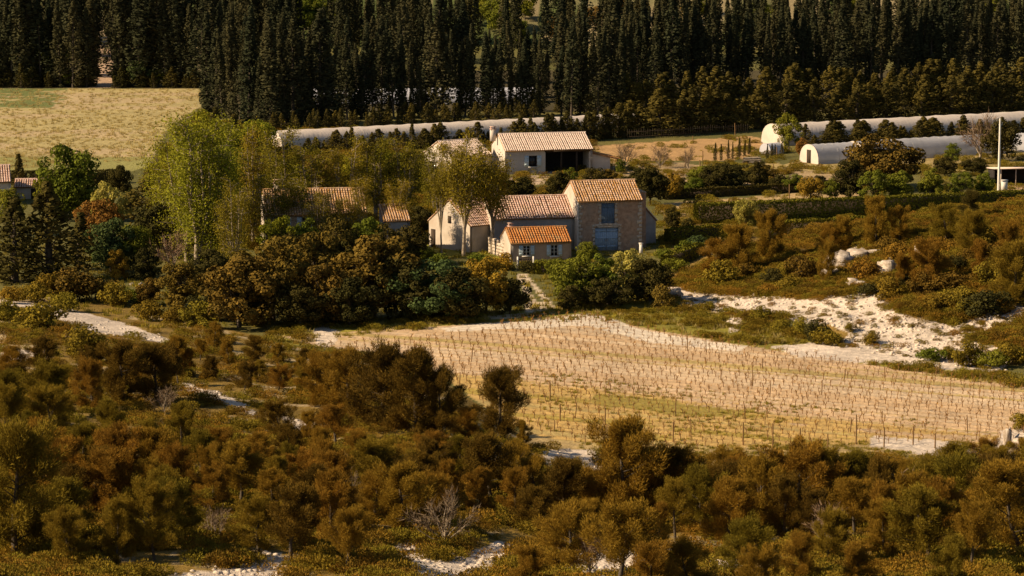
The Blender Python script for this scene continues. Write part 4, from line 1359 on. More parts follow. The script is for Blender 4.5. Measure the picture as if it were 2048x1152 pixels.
# ------------------------------------------------------------------ farm and garden trees
T = [
    # tall thin planes
    ('plane', 395, 532, 318, None, 1.05, 'tallest yellow-green plane tree at the corner of the field'),
    ('plane', 418, 528, 296, None, 0.95, 'bright plane tree beside the tallest, towards the farmhouse'),
    ('plane', 374, 522, 276, None, 0.95, 'bright plane tree beside the tallest, towards the field'),
    ('plane', 448, 500, 262, None, 0.9, 'yellow-green plane tree just behind the tallest one'),
    ('plane', 350, 490, 245, None, 1.0, 'shorter pale plane tree leaning over the field edge'),
    ('plane', 505, 492, 255, 'plane_dull', 0.8, 'slender plane tree at the sunlit end of the farmhouse'),
    ('plane', 560, 452, 205, 'plane_dull', 1.0, 'plane tree behind farmhouse, nearest its lit gable'),
    ('plane', 622, 446, 180, 'plane_dull', 1.05, 'plane tree behind the middle of the farmhouse roof'),
    ('plane', 690, 444, 182, 'plane_dull', 1.05, 'plane tree behind farmhouse roof, nearer its chimneyless end'),
    ('plane', 752, 440, 178, 'plane_dull', 1.1, 'thin plane tree between farmhouse and outbuilding roofs'),
    ('plane', 812, 440, 170, 'plane_dull', 1.1, 'thin plane tree behind the outbuilding'),
    ('plane', 868, 425, 140, 'plane_dull', 1.2, 'low spreading plane tree before the white gabled house'),
    ('plane', 600, 515, 165, 'plane_dull', 0.85, 'half-grown plane tree before farmhouse front'),
    ('plane', 668, 520, 130, 'plane_dull', 0.9, 'smallest plane tree shading farmhouse front'),
    ('plane', 927, 512, 252, 'plane_dull', 0.85, 'tall thin tree before the sunlit gable wall'),
    ('plane', 985, 508, 232, 'plane_dull', 0.8, 'thin tree beside the cottage, its crown over the pink roof'),
    ('plane', 884, 510, 200, 'plane_dull', 0.55, 'slim tree with dark trunk against sunlit gable'),
    ('plane', 915, 430, 160, 'plane_dull', 1.2, 'spreading tree before the white gabled house end'),
    ('plane', 545, 520, 190, 'plane_dull', 1.0, 'plane tree before the lit end of the farmhouse'),
    ('plane', 720, 520, 175, 'plane_dull', 0.9, 'plane tree shading the farmhouse door end'),
    ('plane', 800, 505, 150, 'plane_dull', 1.0, 'plane tree before the outbuilding'),
    ('plane', 470, 545, 200, 'plane_dull', 0.9, 'plane tree between the oak clump and tallest plane'),
    ('leafy', 585, 400, 92, 'plane', 1.2, 'yellowish tree in back orchard, first from the field'),
    ('leafy', 640, 392, 88, 'rust', 1.2, 'reddish-brown tree in the back orchard'),
    ('leafy', 690, 390, 84, 'plane', 1.2, 'yellowish tree in back orchard beside the reddish one'),
    ('leafy', 730, 386, 96, 'windbreak', 1.2, 'brown-green tree in the back orchard'),
    ('leafy', 780, 384, 90, 'plane', 1.2, 'yellowish tree in back orchard near white gabled house'),
    ('leafy', 830, 380, 80, 'dark', 1.3, 'dark tree in back orchard near white gabled house'),
    ('leafy', 540, 398, 100, 'leaf', 1.2, 'green tree in back orchard behind tall planes'),
    ('leafy', 490, 400, 110, 'plane', 1.2, 'yellowish tree filling between two tall planes'),
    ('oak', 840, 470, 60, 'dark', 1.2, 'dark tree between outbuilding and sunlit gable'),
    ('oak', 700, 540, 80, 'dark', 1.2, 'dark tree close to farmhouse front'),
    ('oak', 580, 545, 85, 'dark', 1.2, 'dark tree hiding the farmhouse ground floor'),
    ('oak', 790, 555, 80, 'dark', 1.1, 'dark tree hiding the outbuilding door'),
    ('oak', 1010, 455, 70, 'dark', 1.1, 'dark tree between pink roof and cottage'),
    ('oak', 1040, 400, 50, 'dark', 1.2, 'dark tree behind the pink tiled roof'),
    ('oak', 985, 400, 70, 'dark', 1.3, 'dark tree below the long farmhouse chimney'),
    ('leafy', 560, 540, 120, 'plane', 0.9, 'yellow-green bushy tree at farmhouse front, nearest lit gable'),
    ('leafy', 615, 535, 105, 'leaf', 1.0, 'green bushy tree at the farmhouse front windows'),
    ('leafy', 680, 540, 110, 'windbreak', 1.0, 'brownish bushy tree at farmhouse front windows'),
    ('leafy', 735, 535, 112, 'leaf', 0.9, 'green bushy tree at the farmhouse far corner'),
    ('leafy', 820, 530, 84, 'dark', 1.0, 'dark bushy tree at the outbuilding corner'),
    ('leafy', 405, 300, 84, 'plane', 1.2, 'yellowish tree at the field corner beneath cypresses'),
    ('leafy', 455, 320, 78, 'leaf', 1.3, 'green tree at the field corner beneath cypresses'),
    ('leafy', 515, 310, 74, 'plane', 1.1, 'yellowish tree beside the long polytunnel end'),
    ('conifer', 470, 285, 60, 'dark', 1.6, 'dark conifer beneath the corner cypresses'),
    ('conifer', 430, 268, 55, 'dark', 1.5, 'dark conifer where field meets corner cypresses'),
    ('conifer', 530, 290, 50, 'dark', 1.5, 'dark conifer at the long polytunnel end'),
    ('plane', 640, 522, 148, 'plane_dull', 1.0, 'dull green plane tree over the farmhouse front eave'),
    ('plane', 578, 515, 182, 'plane_dull', 0.9, 'dull green plane tree hiding the lit half of farmhouse roof'),
    ('leafy', 772, 540, 98, 'windbreak', 1.0, 'brown-green bushy tree between farmhouse and outbuilding'),
    # dark holm oaks with browned tops
    ('oak', 478, 655, 150, 'oak', 1.15, 'golden-brown holm oak at the scrub end of oak clump'),
    ('oak', 548, 640, 178, 'oak', 1.0, 'tall brown-topped holm oak next to the golden one'),
    ('oak', 632, 612, 160, 'oak', 1.0, 'holm oak set back before the farmhouse front'),
    ('oak', 655, 650, 128, 'oak', 0.95, 'shorter holm oak at the middle of oak clump'),
    ('oak', 748, 636, 178, 'oak', 1.15, 'biggest round holm oak of the clump before the outbuilding'),
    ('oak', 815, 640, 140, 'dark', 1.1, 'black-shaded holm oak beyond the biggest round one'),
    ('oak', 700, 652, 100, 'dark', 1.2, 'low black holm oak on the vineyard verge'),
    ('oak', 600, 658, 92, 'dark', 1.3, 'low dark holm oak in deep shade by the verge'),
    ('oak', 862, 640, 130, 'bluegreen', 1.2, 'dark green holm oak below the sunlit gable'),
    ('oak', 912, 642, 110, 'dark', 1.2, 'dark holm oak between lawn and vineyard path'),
    ('oak', 972, 628, 122, 'gold', 0.95, 'golden flowering oak beside the farm track'),
    ('oak', 1020, 628, 78, 'dark', 1.0, 'small dark oak hugging the farm track bend'),
    ('oak', 362, 618, 102, 'oak', 1.25, 'rounded brown oak before the bare purple bush'),
    ('oak', 300, 612, 60, 'oak', 1.0, 'small brown oak between path and garden'),
    ('oak', 425, 640, 70, 'dark', 1.2, 'dark low oak at foot of the tallest plane tree'),
    ('oak', 235, 560, 68, 'gold', 0.9, 'golden rounded oak in the lower garden'),
    # right of the track
    ('leafy', 1150, 612, 112, 'leaf', 1.15, 'light green leafy tree across the track from cottage'),
    ('leafy', 1110, 560, 46, 'leaf', 1.0, 'small leafy shrub tree below the cottage shutters'),
    ('leafy', 1205, 610, 108, 'leaf', 1.1, 'green leafy tree before the blue barn doors'),
    ('leafy', 1252, 600, 108, 'blossom', 1.05, 'tree with creamy yellow blossom before the barn'),
    ('oak', 1300, 606, 92, 'dark', 1.1, 'dark rounded tree at the barn corner by the mound'),
    ('oak', 1215, 618, 66, 'dark', 1.3, 'low black tree under the blossoming one'),
    ('oak', 1140, 620, 55, 'dark', 1.3, 'low dark tree at the meeting of track and path'),
    ('leafy', 1172, 528, 48, 'leaf', 1.0, 'small leafy tree against the barn front'),
    ('leafy', 1345, 462, 52, 'dark', 1.0, 'dark rounded tree behind the lean-to shed'),
    ('leafy', 1375, 470, 36, 'dark', 1.0, 'dark shrub tree between shed and clipped hedge'),
    # garden at the field side
    ('conifer', 40, 392, 88, 'dark', 1.1, 'pointed dark conifer beside the neighbouring pink roof'),
    ('leafy', 140, 440, 165, 'leaf', 0.95, 'tall bright leafy tree rising against the pale field'),
    ('leafy', 95, 430, 95, 'leaf', 1.0, 'leafy tree over the low pink-roofed shed'),
    ('leafy', 15, 470, 100, 'leaf', 1.0, 'leafy tree under the neighbouring pink-roofed house'),
    ('conifer', 100, 560, 195, 'dark', 1.25, 'big dark conifer in the garden, brown on its sunny side'),
    ('conifer', 30, 565, 175, 'dark', 1.2, 'dark conifer at picture edge beside the bigger one'),
    ('conifer', 158, 540, 120, 'dark', 1.3, 'shaded dark conifer behind the biggest garden conifer'),
    ('leafy', 215, 462, 108, 'blossom', 0.8, 'pale yellow leafed maple against dark garden hedge'),
    ('leafy', 196, 486, 92, 'rust', 1.1, 'russet-brown leafed tree under the pale maple'),
    ('leafy', 262, 440, 66, 'blossom', 0.9, 'small pale-leafed tree beside brown conifer'),
    ('oak', 240, 392, 64, 'dark', 0.8, 'round dark tree on the field hedge line'),
    ('conifer', 300, 452, 118, 'windbreak', 1.35, 'brown feathery conifer at the field edge'),
    ('oak', 318, 515, 115, 'dark', 1.1, 'dark tree filling the garden before plane trees'),
    ('leafy', 222, 545, 118, 'bluegreen', 1.05, 'blue-green tree in the middle of the lower garden'),
    ('leafy', 268, 540, 96, 'leaf', 0.95, 'green leafy tree beside the blue-green one'),
    ('bare', 345, 545, 84, 'twig', 1.1, 'bare purplish tree among the garden greenery'),
    ('oak', 290, 560, 70, 'dark', 1.2, 'dark tree under the bare purplish one'),
    ('oak', 420, 590, 95, 'dark', 1.2, 'dark tree under the tallest plane tree'),
    # between the farmhouses
    ('leafy', 1142, 382, 50, 'leaf', 1.0, 'bright green shrub tree before the open porch'),
    ('oak', 1120, 398, 60, 'dark', 1.0, 'dark tree behind the barn roof peak'),
    ('oak', 1190, 378, 46, 'dark', 1.2, 'dark bushy tree before the orange lean-to'),
    ('oak', 1218, 376, 40, 'oak', 1.0, 'brownish bushy tree next to the lean-to end'),
    ('oak', 1300, 410, 82, 'dark', 1.0, 'dark tree rising behind barn roof end'),
    ('leafy', 1345, 398, 58, 'gold', 0.9, 'yellowish thin shrub tree in the terrace garden'),
    ('oak', 1430, 388, 66, 'dark', 1.0, 'dark clipped tree on terrace, west one of two'),
    ('oak', 1515, 384, 68, 'dark', 0.75, 'dark upright tree on terrace, east one of two'),
    ('oak', 1470, 388, 46, 'dark', 1.1, 'low dark tree joining the two terrace trees'),
    ('leafy', 1390, 392, 40, 'leaf', 1.0, 'low green shrub tree on terrace edge'),
    ('bare', 1250, 335, 48, 'twig', 1.1, 'bare fruit tree beside the orange lean-to'),
    ('bare', 1320, 336, 44, 'twig', 1.2, 'bare fruit tree in the kitchen garden'),
    ('bare', 1375, 338, 46, 'twig', 0.8, 'bare fruit tree beside wooden posts'),
    ('leafy', 1240, 348, 32, 'leaf', 1.0, 'small green shrub tree at lean-to corner'),
    ('leafy', 1578, 304, 82, 'leaf', 0.85, 'feathery green tree before the rounded polytunnel end'),
    ('oak', 1760, 378, 118, 'oak', 1.25, 'wide round oak standing before the grey polytunnel'),
    ('oak', 1700, 396, 84, 'dark', 1.1, 'darker lower oak at foot of wide round oak'),
    ('leafy', 1620, 402, 52, 'gold', 1.1, 'thin yellowish shrub tree in rough terrace grass'),
    ('leafy', 1660, 398, 44, 'leaf', 1.2, 'leafy shrub tree between terrace grass and oak'),
    ('leafy', 1745, 402, 66, 'leaf', 1.2, 'bright green bushy tree behind clipped hedge, west one'),
    ('leafy', 1800, 400, 64, 'leaf', 1.2, 'bright green bushy tree behind clipped hedge, second one'),
    ('leafy', 1862, 398, 66, 'leaf', 1.2, 'bright green bushy tree behind clipped hedge, third one'),
    ('leafy', 1922, 394, 54, 'leaf', 1.2, 'green bushy tree behind clipped hedge by the pole'),
    ('leafy', 1968, 392, 52, 'leaf', 1.0, 'dull green bushy tree at foot of utility pole'),
    ('bare', 1960, 318, 92, 'twig', 1.0, 'thin bare tree behind the utility pole'),
    ('leafy', 2000, 322, 88, 'windbreak', 0.9, 'brown-green tree beside the utility pole'),
    ('leafy', 1905, 330, 46, 'leaf', 1.0, 'green shrub tree against the grey polytunnel'),
    ('oak', 1890, 352, 40, 'dark', 1.3, 'dark low tree below the grey polytunnel'),
    ('oak', 1950, 348, 36, 'dark', 1.4, 'dark low tree near the open shed'),
    ('leafy', 1605, 312, 40, 'rust', 0.9, 'rusty leafed shrub tree by the polytunnel corner'),
    # mound
    ('pine', 1478, 546, 92, 'pine', 1.2, 'dark pine on the low shoulder of rocky mound'),
    ('pine', 1432, 552, 70, 'pine', 1.3, 'bushy pine at the mound end by the shed'),
    ('pine', 1540, 524, 98, 'pine', 1.0, 'upright pine before clipped hedge on the mound'),
    ('leafy', 1490, 452, 58, 'blossom', 0.9, 'pale blossoming tree rising over the clipped hedge'),
    ('pine', 1690, 498, 62, 'pine', 1.1, 'small pine on top of mound over white rock'),
    ('pine', 1752, 492, 95, 'pine', 0.95, 'spiky dark pine on mound crest'),
    ('pine', 1800, 488, 72, 'pine', 0.95, 'reddish-brown pine next to spiky one on crest'),
    ('pine', 1655, 506, 55, 'pine', 1.1, 'low pine on mound crest over upper white rocks'),
    ('pine', 1850, 586, 104, 'pine', 1.2, 'big dark pine on mound slope above scree'),
    ('pine', 1805, 574, 66, 'pine', 1.1, 'pine on mound slope beside the big dark one'),
    ('pine', 1892, 490, 78, 'pine_green', 1.4, 'wide olive pine on the mound top'),
    ('pine', 1950, 506, 80, 'pine_green', 1.3, 'yellowish pine on the mound top'),
    ('pine', 1965, 560, 80, 'pine', 1.2, 'brown pine halfway down the mound slope'),
    ('pine', 2032, 610, 120, 'pine_green', 1.2, 'green pine at picture edge on the mound slope'),
    ('pine', 1655, 566, 78, 'pine', 0.7, 'thin pine standing against lower white rocks'),
    ('pine', 1940, 446, 62, 'windbreak', 1.1, 'brown pine rising over the hedge at mound top'),
    ('pine', 2010, 520, 74, 'pine', 1.2, 'brown pine on mound top at picture edge'),
    ('bush', 1322, 618, 46, 'oak', 1.0, 'brown bush at the scree end near the track'),
]
for sp_, x, y, h, mt, wd, lab in T:
    nm = {'plane': 'plane_tree', 'oak': 'oak_tree', 'leafy': 'leafy_tree', 'conifer': 'garden_conifer', 'bare': 'bare_tree', 'pine': 'pine_tree', 'bush': 'bush'}[sp_]
    v = None
    if sp_ == 'plane':
        v = {960: 4, 927: 4, 985: 4, 884: 5, 418: 2, 374: 2, 395: 0}.get(x, x % 4)
    elif sp_ == 'pine':
        v = (0, 2, 4, 6)[x % 4]
    plant(sp_, nm, x, y, h, lab, 'bush' if sp_ == 'bush' else 'tree', None, mt, wd, v)

def poisson(poly, n, dx, dy, exclude=()):
    poly = np.asarray(poly, float)
    lo, hi = poly.min(0), poly.max(0)
    out = list(exclude)
    k0 = len(out)
    for _ in range(n * 40):
        p = lo + rng.random(2) * (hi - lo)
        if not in_poly(p[0], p[1], poly):
            continue
        if any(abs(p[0] - q[0]) / dx < 1 and abs(p[1] - q[1]) / dy < 1 and ((p[0] - q[0]) / dx) ** 2 + ((p[1] - q[1]) / dy) ** 2 < 1 for q in out):
            continue
        out.append((p[0], p[1]))
        if len(out) - k0 >= n:
            break
    return out[k0:]



for i, (x, y, h) in enumerate([(1275, 372, 40), (1298, 380, 44), (1322, 376, 30), (1362, 386, 34), (1405, 376, 46), (1448, 372, 50), (1482, 374, 48), (1530, 372, 44), (1560, 380, 34), (1590, 384, 38), (1640, 380, 32), (1250, 384, 34), (1225, 392, 30), (1205, 388, 30)]):
    plant('oak', 'terrace_shrub', x, y, h, f'dark shrub on the terraces between barn and polytunnels, {nth(i + 1)} of the group', 'shrub', 'dark terrace shrubs', ('dark', 'dark', 'oak', 'dark', 'leaf')[i % 5], rng.uniform(1.1, 1.5))
# bushes
BS = [(20, 606, 34, 'gold'), (62, 604, 44, 'scrub'), (108, 602, 58, 'scrub'), (150, 604, 72, 'oak'), (192, 600, 58, 'oak'), (128, 622, 38, 'scrub'), (230, 612, 46, 'scrub'), (262, 606, 36, 'leaf'), (80, 664, 62, 'scrub'), (10, 640, 40, 'scrub'),
      (170, 716, 66, 'pine_green'), (300, 640, 40, 'scrub'), (400, 655, 50, 'scrub'), (350, 650, 40, 'scrub')]
for i, (x, y, h, mt) in enumerate(BS):
    plant('bush', 'bush', x, y, h, f'rounded bush beside the white rock path, {nth(i + 1)} from picture edge', 'bush', 'bushes by the rock path', mt, 1.15)
BS = [(1560, 660, 26, 'scrub'), (1600, 672, 34, 'scrub'), (1634, 684, 46, 'dark'), (1656, 690, 40, 'scrub'), (1742, 690, 24, 'scrub'), (1700, 664, 20, 'scrub'), (1860, 722, 34, 'leaf'), (1896, 720, 26, 'scrub'), (1938, 732, 48, 'pine_green'), (1982, 734, 40, 'leaf'), (2024, 730, 46, 'pine_green'), (1520, 640, 28, 'scrub'), (1420, 622, 20, 'scrub'), (2044, 860, 34, 'scrub')]
for i, (x, y, h, mt) in enumerate(BS):
    plant('bush', 'bush', x, y, h, f'low round bush on the white scree, {nth(i + 1)} of its scattered group', 'bush', 'bushes on the scree', mt, 1.1)
MBS = poisson([(1400, 570), (1500, 545), (1650, 520), (1780, 510), (1900, 500), (2080, 490), (2080, 640), (1900, 640), (1780, 610), (1640, 590), (1480, 590)], 38, 34, 16, [(1650, 560), (1685, 550), (1720, 530), (1750, 520), (1665, 575), (1700, 572), (1765, 560), (1790, 550), (1835, 522)])
for i, (x, y) in enumerate(sorted(MBS)):
    plant('bush', 'bush', x, y, rng.uniform(22, 52), f'rounded scrub bush on the mound slope, {nth(i + 1)} from the barn side', 'bush', 'bushes on the mound', ('scrub', 'pine_dark', 'pine', 'dark', 'scrub')[i % 5], rng.uniform(1.0, 1.5))
BS = [(845, 520, 30, 'leaf'), (880, 540, 34, 'leaf'), (1060, 545, 26, 'dark'), (1085, 542, 24, 'leaf'), (1010, 540, 34, 'gold'), (960, 530, 28, 'leaf'), (1330, 520, 24, 'leaf'), (1372, 510, 28, 'leaf'), (1395, 500, 30, 'bluegreen'), (1350, 545, 30, 'leaf')]
for i, (x, y, h, mt) in enumerate(BS):
    plant('bush', 'bush', x, y, h, f'low garden bush near cottage and barn, {nth(i + 1)} in the garden', 'bush', 'garden bushes', mt, 1.2)


# ------------------------------------------------------------------ clipped hedges
def hedge(label, pts, hpx, width, mat='hedge', group='clipped hedges', leaf=0.2):
    P = [G0(*q) for q in pts]
    root = link('clipped_hedge', None, loc=P[0], label=label, cat='hedge', group=group)
    fo, co = MB_(), MB_()
    h = hpx * mpp(P[0]) / cp
    for a, b in zip(P[:-1], P[1:]):
        d = b - a
        L = math.hypot(d.x, d.y)
        ux, uy = d.x / L, d.y / L
        n = int(L * (2 * h + width) / 0.012)
        t, s = rng.random(n), rng.random(n) * (2 * h + width)
        y = np.where(s < h, -width / 2, np.where(s < h + width, s - h - width / 2, width / 2))
        z = np.where(s < h, s, np.where(s < h + width, h, 2 * h + width - s))
        nn = np.where((s < h)[:, None], np.array([[0, -1, 0]]), np.where((s < h + width)[:, None], np.array([[0, 0, 1]]), np.array([[0, 1, 0]]))).astype(float)
        wob = 0.16 * fbm(t * L / 1.2 + 3, z / 0.9 + y / 0.9, 77, 3)
        z = z + np.where(nn[:, 2] > 0, wob * 2.0, 0) + rng.normal(size=n) * 0.04
        y = y * (1 + wob) + rng.normal(size=n) * 0.05
        X = a.x - P[0].x + ux * t * L - uy * y
        Y = a.y - P[0].y + uy * t * L + ux * y
        Z = (a.z - P[0].z) + d.z * t + z
        nw = np.stack([ux * nn[:, 0] - uy * nn[:, 1], uy * nn[:, 0] + ux * nn[:, 1], nn[:, 2]], -1)
        if a is P[0]:
            ends = rng.random(n) < min(0.3, 1.5 / L)
            y = np.where(ends, rng.uniform(-0.5, 0.5, n) * width, y)
            z = np.where(ends, rng.random(n) * h, z)
            t = np.where(ends, 0.0, t)
            X = ux * t * L - uy * y
            Y = uy * t * L + ux * y
            Z = d.z * t + z
        leaves(fo, np.stack([X, Y, Z], -1), unit(nw + rnd_dir(n) * np.where(nn[:, 2:] > 0.5, 0.9, 0.38)), leaf * rng.uniform(0.6, 1.3, n), rng.random(n))
        w2 = width / 2 - 0.3
        c = []
        for zz in (-0.3, h - 0.35):
            for (tt, yy) in ((0.5, -w2), (L - 0.5, -w2), (L - 0.5, w2), (0.5, w2)):
                c.append((a.x - P[0].x + ux * tt - uy * yy, a.y - P[0].y + uy * tt + ux * yy, a.z - P[0].z + d.z * tt / L + zz))
        co.add(c, [(3, 2, 1, 0), (4, 5, 6, 7), (0, 1, 5, 4), (1, 2, 6, 5), (2, 3, 7, 6), (3, 0, 4, 7)])
    link('foliage', fo.mesh('hedge_foliage', M[mat]), root)
    link('branches', co.mesh('hedge_light_block', M['wood_dark']), root)  # solid dark core added inside to block light through the leaves


hedge('long clipped hedge below the ploughed strip, its top sunlit', [(1392, 446), (2080, 417)], 38, 1.5)
hedge('lower clipped hedge showing between mound pines', [(1540, 480), (1920, 457)], 36, 1.4)
hedge('short clipped hedge by the shed at mound end', [(1336, 488), (1440, 478)], 30, 1.3)
hedge('low hedge at the bottom of the barn garden', [(1330, 540), (1400, 530)], 26, 1.2)
hedge('low dark hedge in front of the cottage windows', [(1075, 548), (1120, 544)], 22, 1.0)
hedge('clipped hedge end beyond the mound top', [(1990, 452), (2090, 448)], 22, 1.2)
hedge('dark hedge dividing the pale field from the garden', [(-60, 368), (60, 368), (250, 366)], 26, 1.4, 'dark')
hedge('dark hedge under the terrace trees', [(1330, 400), (1540, 388), (1690, 378)], 18, 1.2, 'dark')


# ------------------------------------------------------------------ scrub pines on the near hill
KEY = [(700, 842, 138, 1.15, 'big brown pine at the scrub side of the dense pine clump'), (768, 858, 158, 1.2, 'broad pine in the middle of the dense clump'), (836, 876, 178, 1.15, 'tallest pine of dense clump, black on its vineyard side'),
       (884, 884, 138, 1.0, 'dark pine closing the dense clump towards the lone pine'), (640, 812, 105, 1.15, 'pine on the path side of the dense clump'), (790, 806, 96, 1.2, 'pine at back of the dense clump overlooking the vineyard'),
       (935, 894, 78, 1.2, 'low pine between dense clump and lone pine'), (997, 880, 138, 1.1, 'lone pine standing before the vineyard'), (1046, 890, 50, 1.1, 'small pine crouching beside the lone pine'),
       (245, 806, 116, 1.25, 'dark pine over the shaded hollow, scrub side'), (312, 808, 112, 1.3, 'dark spreading pine over the shaded hollow'), (188, 820, 96, 1.0, 'thin pine by the shaded hollow'),
       (1245, 1056, 208, 1.15, 'tallest pine sticking up before the vineyard foot'), (1290, 1050, 150, 1.1, 'pine leaning against the tallest vineyard-foot pine'), (30, 1120, 260, 1.1, 'big dark green pine in the bottom picture corner')]
keyxy = [(a, b) for a, b, *_ in KEY]
for x, y, h, w, lab in KEY:
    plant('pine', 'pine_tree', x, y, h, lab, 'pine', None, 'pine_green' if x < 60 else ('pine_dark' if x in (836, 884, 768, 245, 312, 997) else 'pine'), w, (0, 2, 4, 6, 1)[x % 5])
ZONES = [([(0, 740), (150, 745), (360, 740), (380, 775), (200, 785), (0, 800)], 10, 60, 26, 42, 72, 'shrubby pine between the two white rock paths, {} of those', 'pines between rock paths', 'pine'),
         ([(380, 690), (560, 720), (700, 765), (640, 800), (520, 800), (370, 760)], 18, 50, 24, 38, 66, 'shrubby pine on the slope behind the dense clump, {} of those', 'pines behind dense clump', 'pine'),
         ([(0, 830), (170, 830), (220, 900), (420, 900), (420, 960), (0, 960)], 12, 62, 30, 60, 108, 'olive pine on the open slope below the shaded hollow, {} of those', 'pines below the hollow', 'pine_green'),
         ([(540, 880), (620, 880), (800, 920), (1000, 940), (1000, 1000), (430, 975), (440, 930)], 20, 50, 26, 56, 92, 'brown pine in the belt below the dense clump, {} of those', 'pines below dense clump', 'pine'),
         ([(60, 975), (1150, 1000), (1150, 1060), (760, 1060), (60, 1040)], 34, 52, 28, 78, 132, 'brown pine in the long middle belt of scrub wood, {} of those', 'middle belt of pines', 'pine'),
         ([(1060, 1010), (1330, 1000), (1330, 1090), (1060, 1090)], 9, 48, 36, 62, 112, 'brown pine below the pale rock ledge by the lone pine, {} of those', 'pines below rock ledge', 'pine'),
         ([(1330, 985), (2080, 965), (2080, 1030), (1330, 1030)], 30, 46, 30, 62, 96, 'pine in upper belt at the vineyard foot, {} of those', 'upper vineyard-foot pines', 'pine'),
         ([(1330, 1045), (2080, 1035), (2080, 1100), (1330, 1090)], 30, 50, 32, 100, 160, 'pine in lower belt at the vineyard foot, {} of those', 'lower vineyard-foot pines', 'pine'),
         ([(560, 1070), (760, 1080), (760, 1160), (560, 1160)], 3, 60, 40, 110, 160, 'slender pine with bare stem on the bottom slope, {} of those', 'bare-stemmed pines', 'pine'),
         ([(1060, 1120), (2080, 1120), (2080, 1215), (1060, 1215)], 14, 80, 44, 95, 170, 'pine along the bottom picture edge past the white rocks, {} of those', 'bottom edge pines', 'pine'),
         ([(120, 1080), (540, 1090), (540, 1120), (120, 1150)], 6, 70, 30, 90, 140, 'pine on the bright scrubby bottom slope, {} of those', 'bottom slope pines', 'pine_green')]
for poly, n, dx, dy, h0, h1, lab, grp, mt in ZONES:
    pts = sorted(poisson(poly, n, dx, dy, keyxy))
    for i, (x, y) in enumerate(pts):
        green = (x > 1850 and y > 950 and rng.random() < 0.55) or rng.random() < 0.12
        plant('pine', 'pine_tree', x, y, rng.uniform(h0, h1), lab.format(nth(i + 1)), 'pine', grp, 'pine_green' if green else ('pine_dark' if mt == 'pine' and rng.random() < 0.3 else mt), rng.uniform(0.95, 1.45))


for x, y, h, w, lab in [(1800, 1052, 112, 1.2, 'pale bare tree among lower vineyard-foot pines'), (1650, 1092, 84, 1.1, 'pale bare bush by the bottom pines'), (890, 1094, 118, 1.0, 'grey leafless tree over the white bottom rocks'),
                        (1890, 1030, 92, 1.1, 'bare greyish tree past the pale bare one'), (1180, 1150, 92, 1.0, 'leafless tree with forked stems by bottom rocks'), (430, 1084, 70, 1.0, 'small leafless tree on the bottom slope'),
                        (705, 1016, 84, 1.1, 'leafless tree inside the middle belt'), (1480, 1066, 90, 1.0, 'twiggy leafless tree in the vineyard-foot pines'), (330, 830, 56, 1.2, 'dead branches at the edge of the shaded hollow')]:
    plant('bare', 'bare_tree', x, y, h, lab, 'tree', None, 'twig', w)


# ------------------------------------------------------------------ vineyard
def make_vine(leafy):
    m = MB_()
    h = rng.uniform(0.40, 0.60)
    m.tube([(0, 0, -0.05), (rng.normal() * 0.04, rng.normal() * 0.04, h * 0.5), (rng.normal() * 0.07, rng.normal() * 0.07, h)], [0.05, 0.04, 0.045], 5, 0.5, 0)
    for i in range(4):
        az = rng.random() * 6.28
        e = np.array([math.cos(az) * 0.2, math.sin(az) * 0.2, h + rng.uniform(0.15, 0.42)])
        m.tube([(0, 0, h * 0.9), e * 0.6 + np.array([0, 0, h * 0.35]), e], [0.026, 0.02, 0.012], 4, 0.5, 0)
        n = leafy
        C = e * rng.uniform(0.6, 1.05, (n, 1)) + rng.normal(size=(n, 3)) * 0.05
        C[:, 2] = np.maximum(C[:, 2], h * 0.8)
        leaves(m, C, rnd_dir(n), rng.uniform(0.06, 0.13, n), rng.random(n), 1, None, 1)
    return m.mesh('vine', [M['vine_wood'], M['vine']])


VINES = [make_vine(k) for k in (2, 3, 4, 5, 3, 2)]


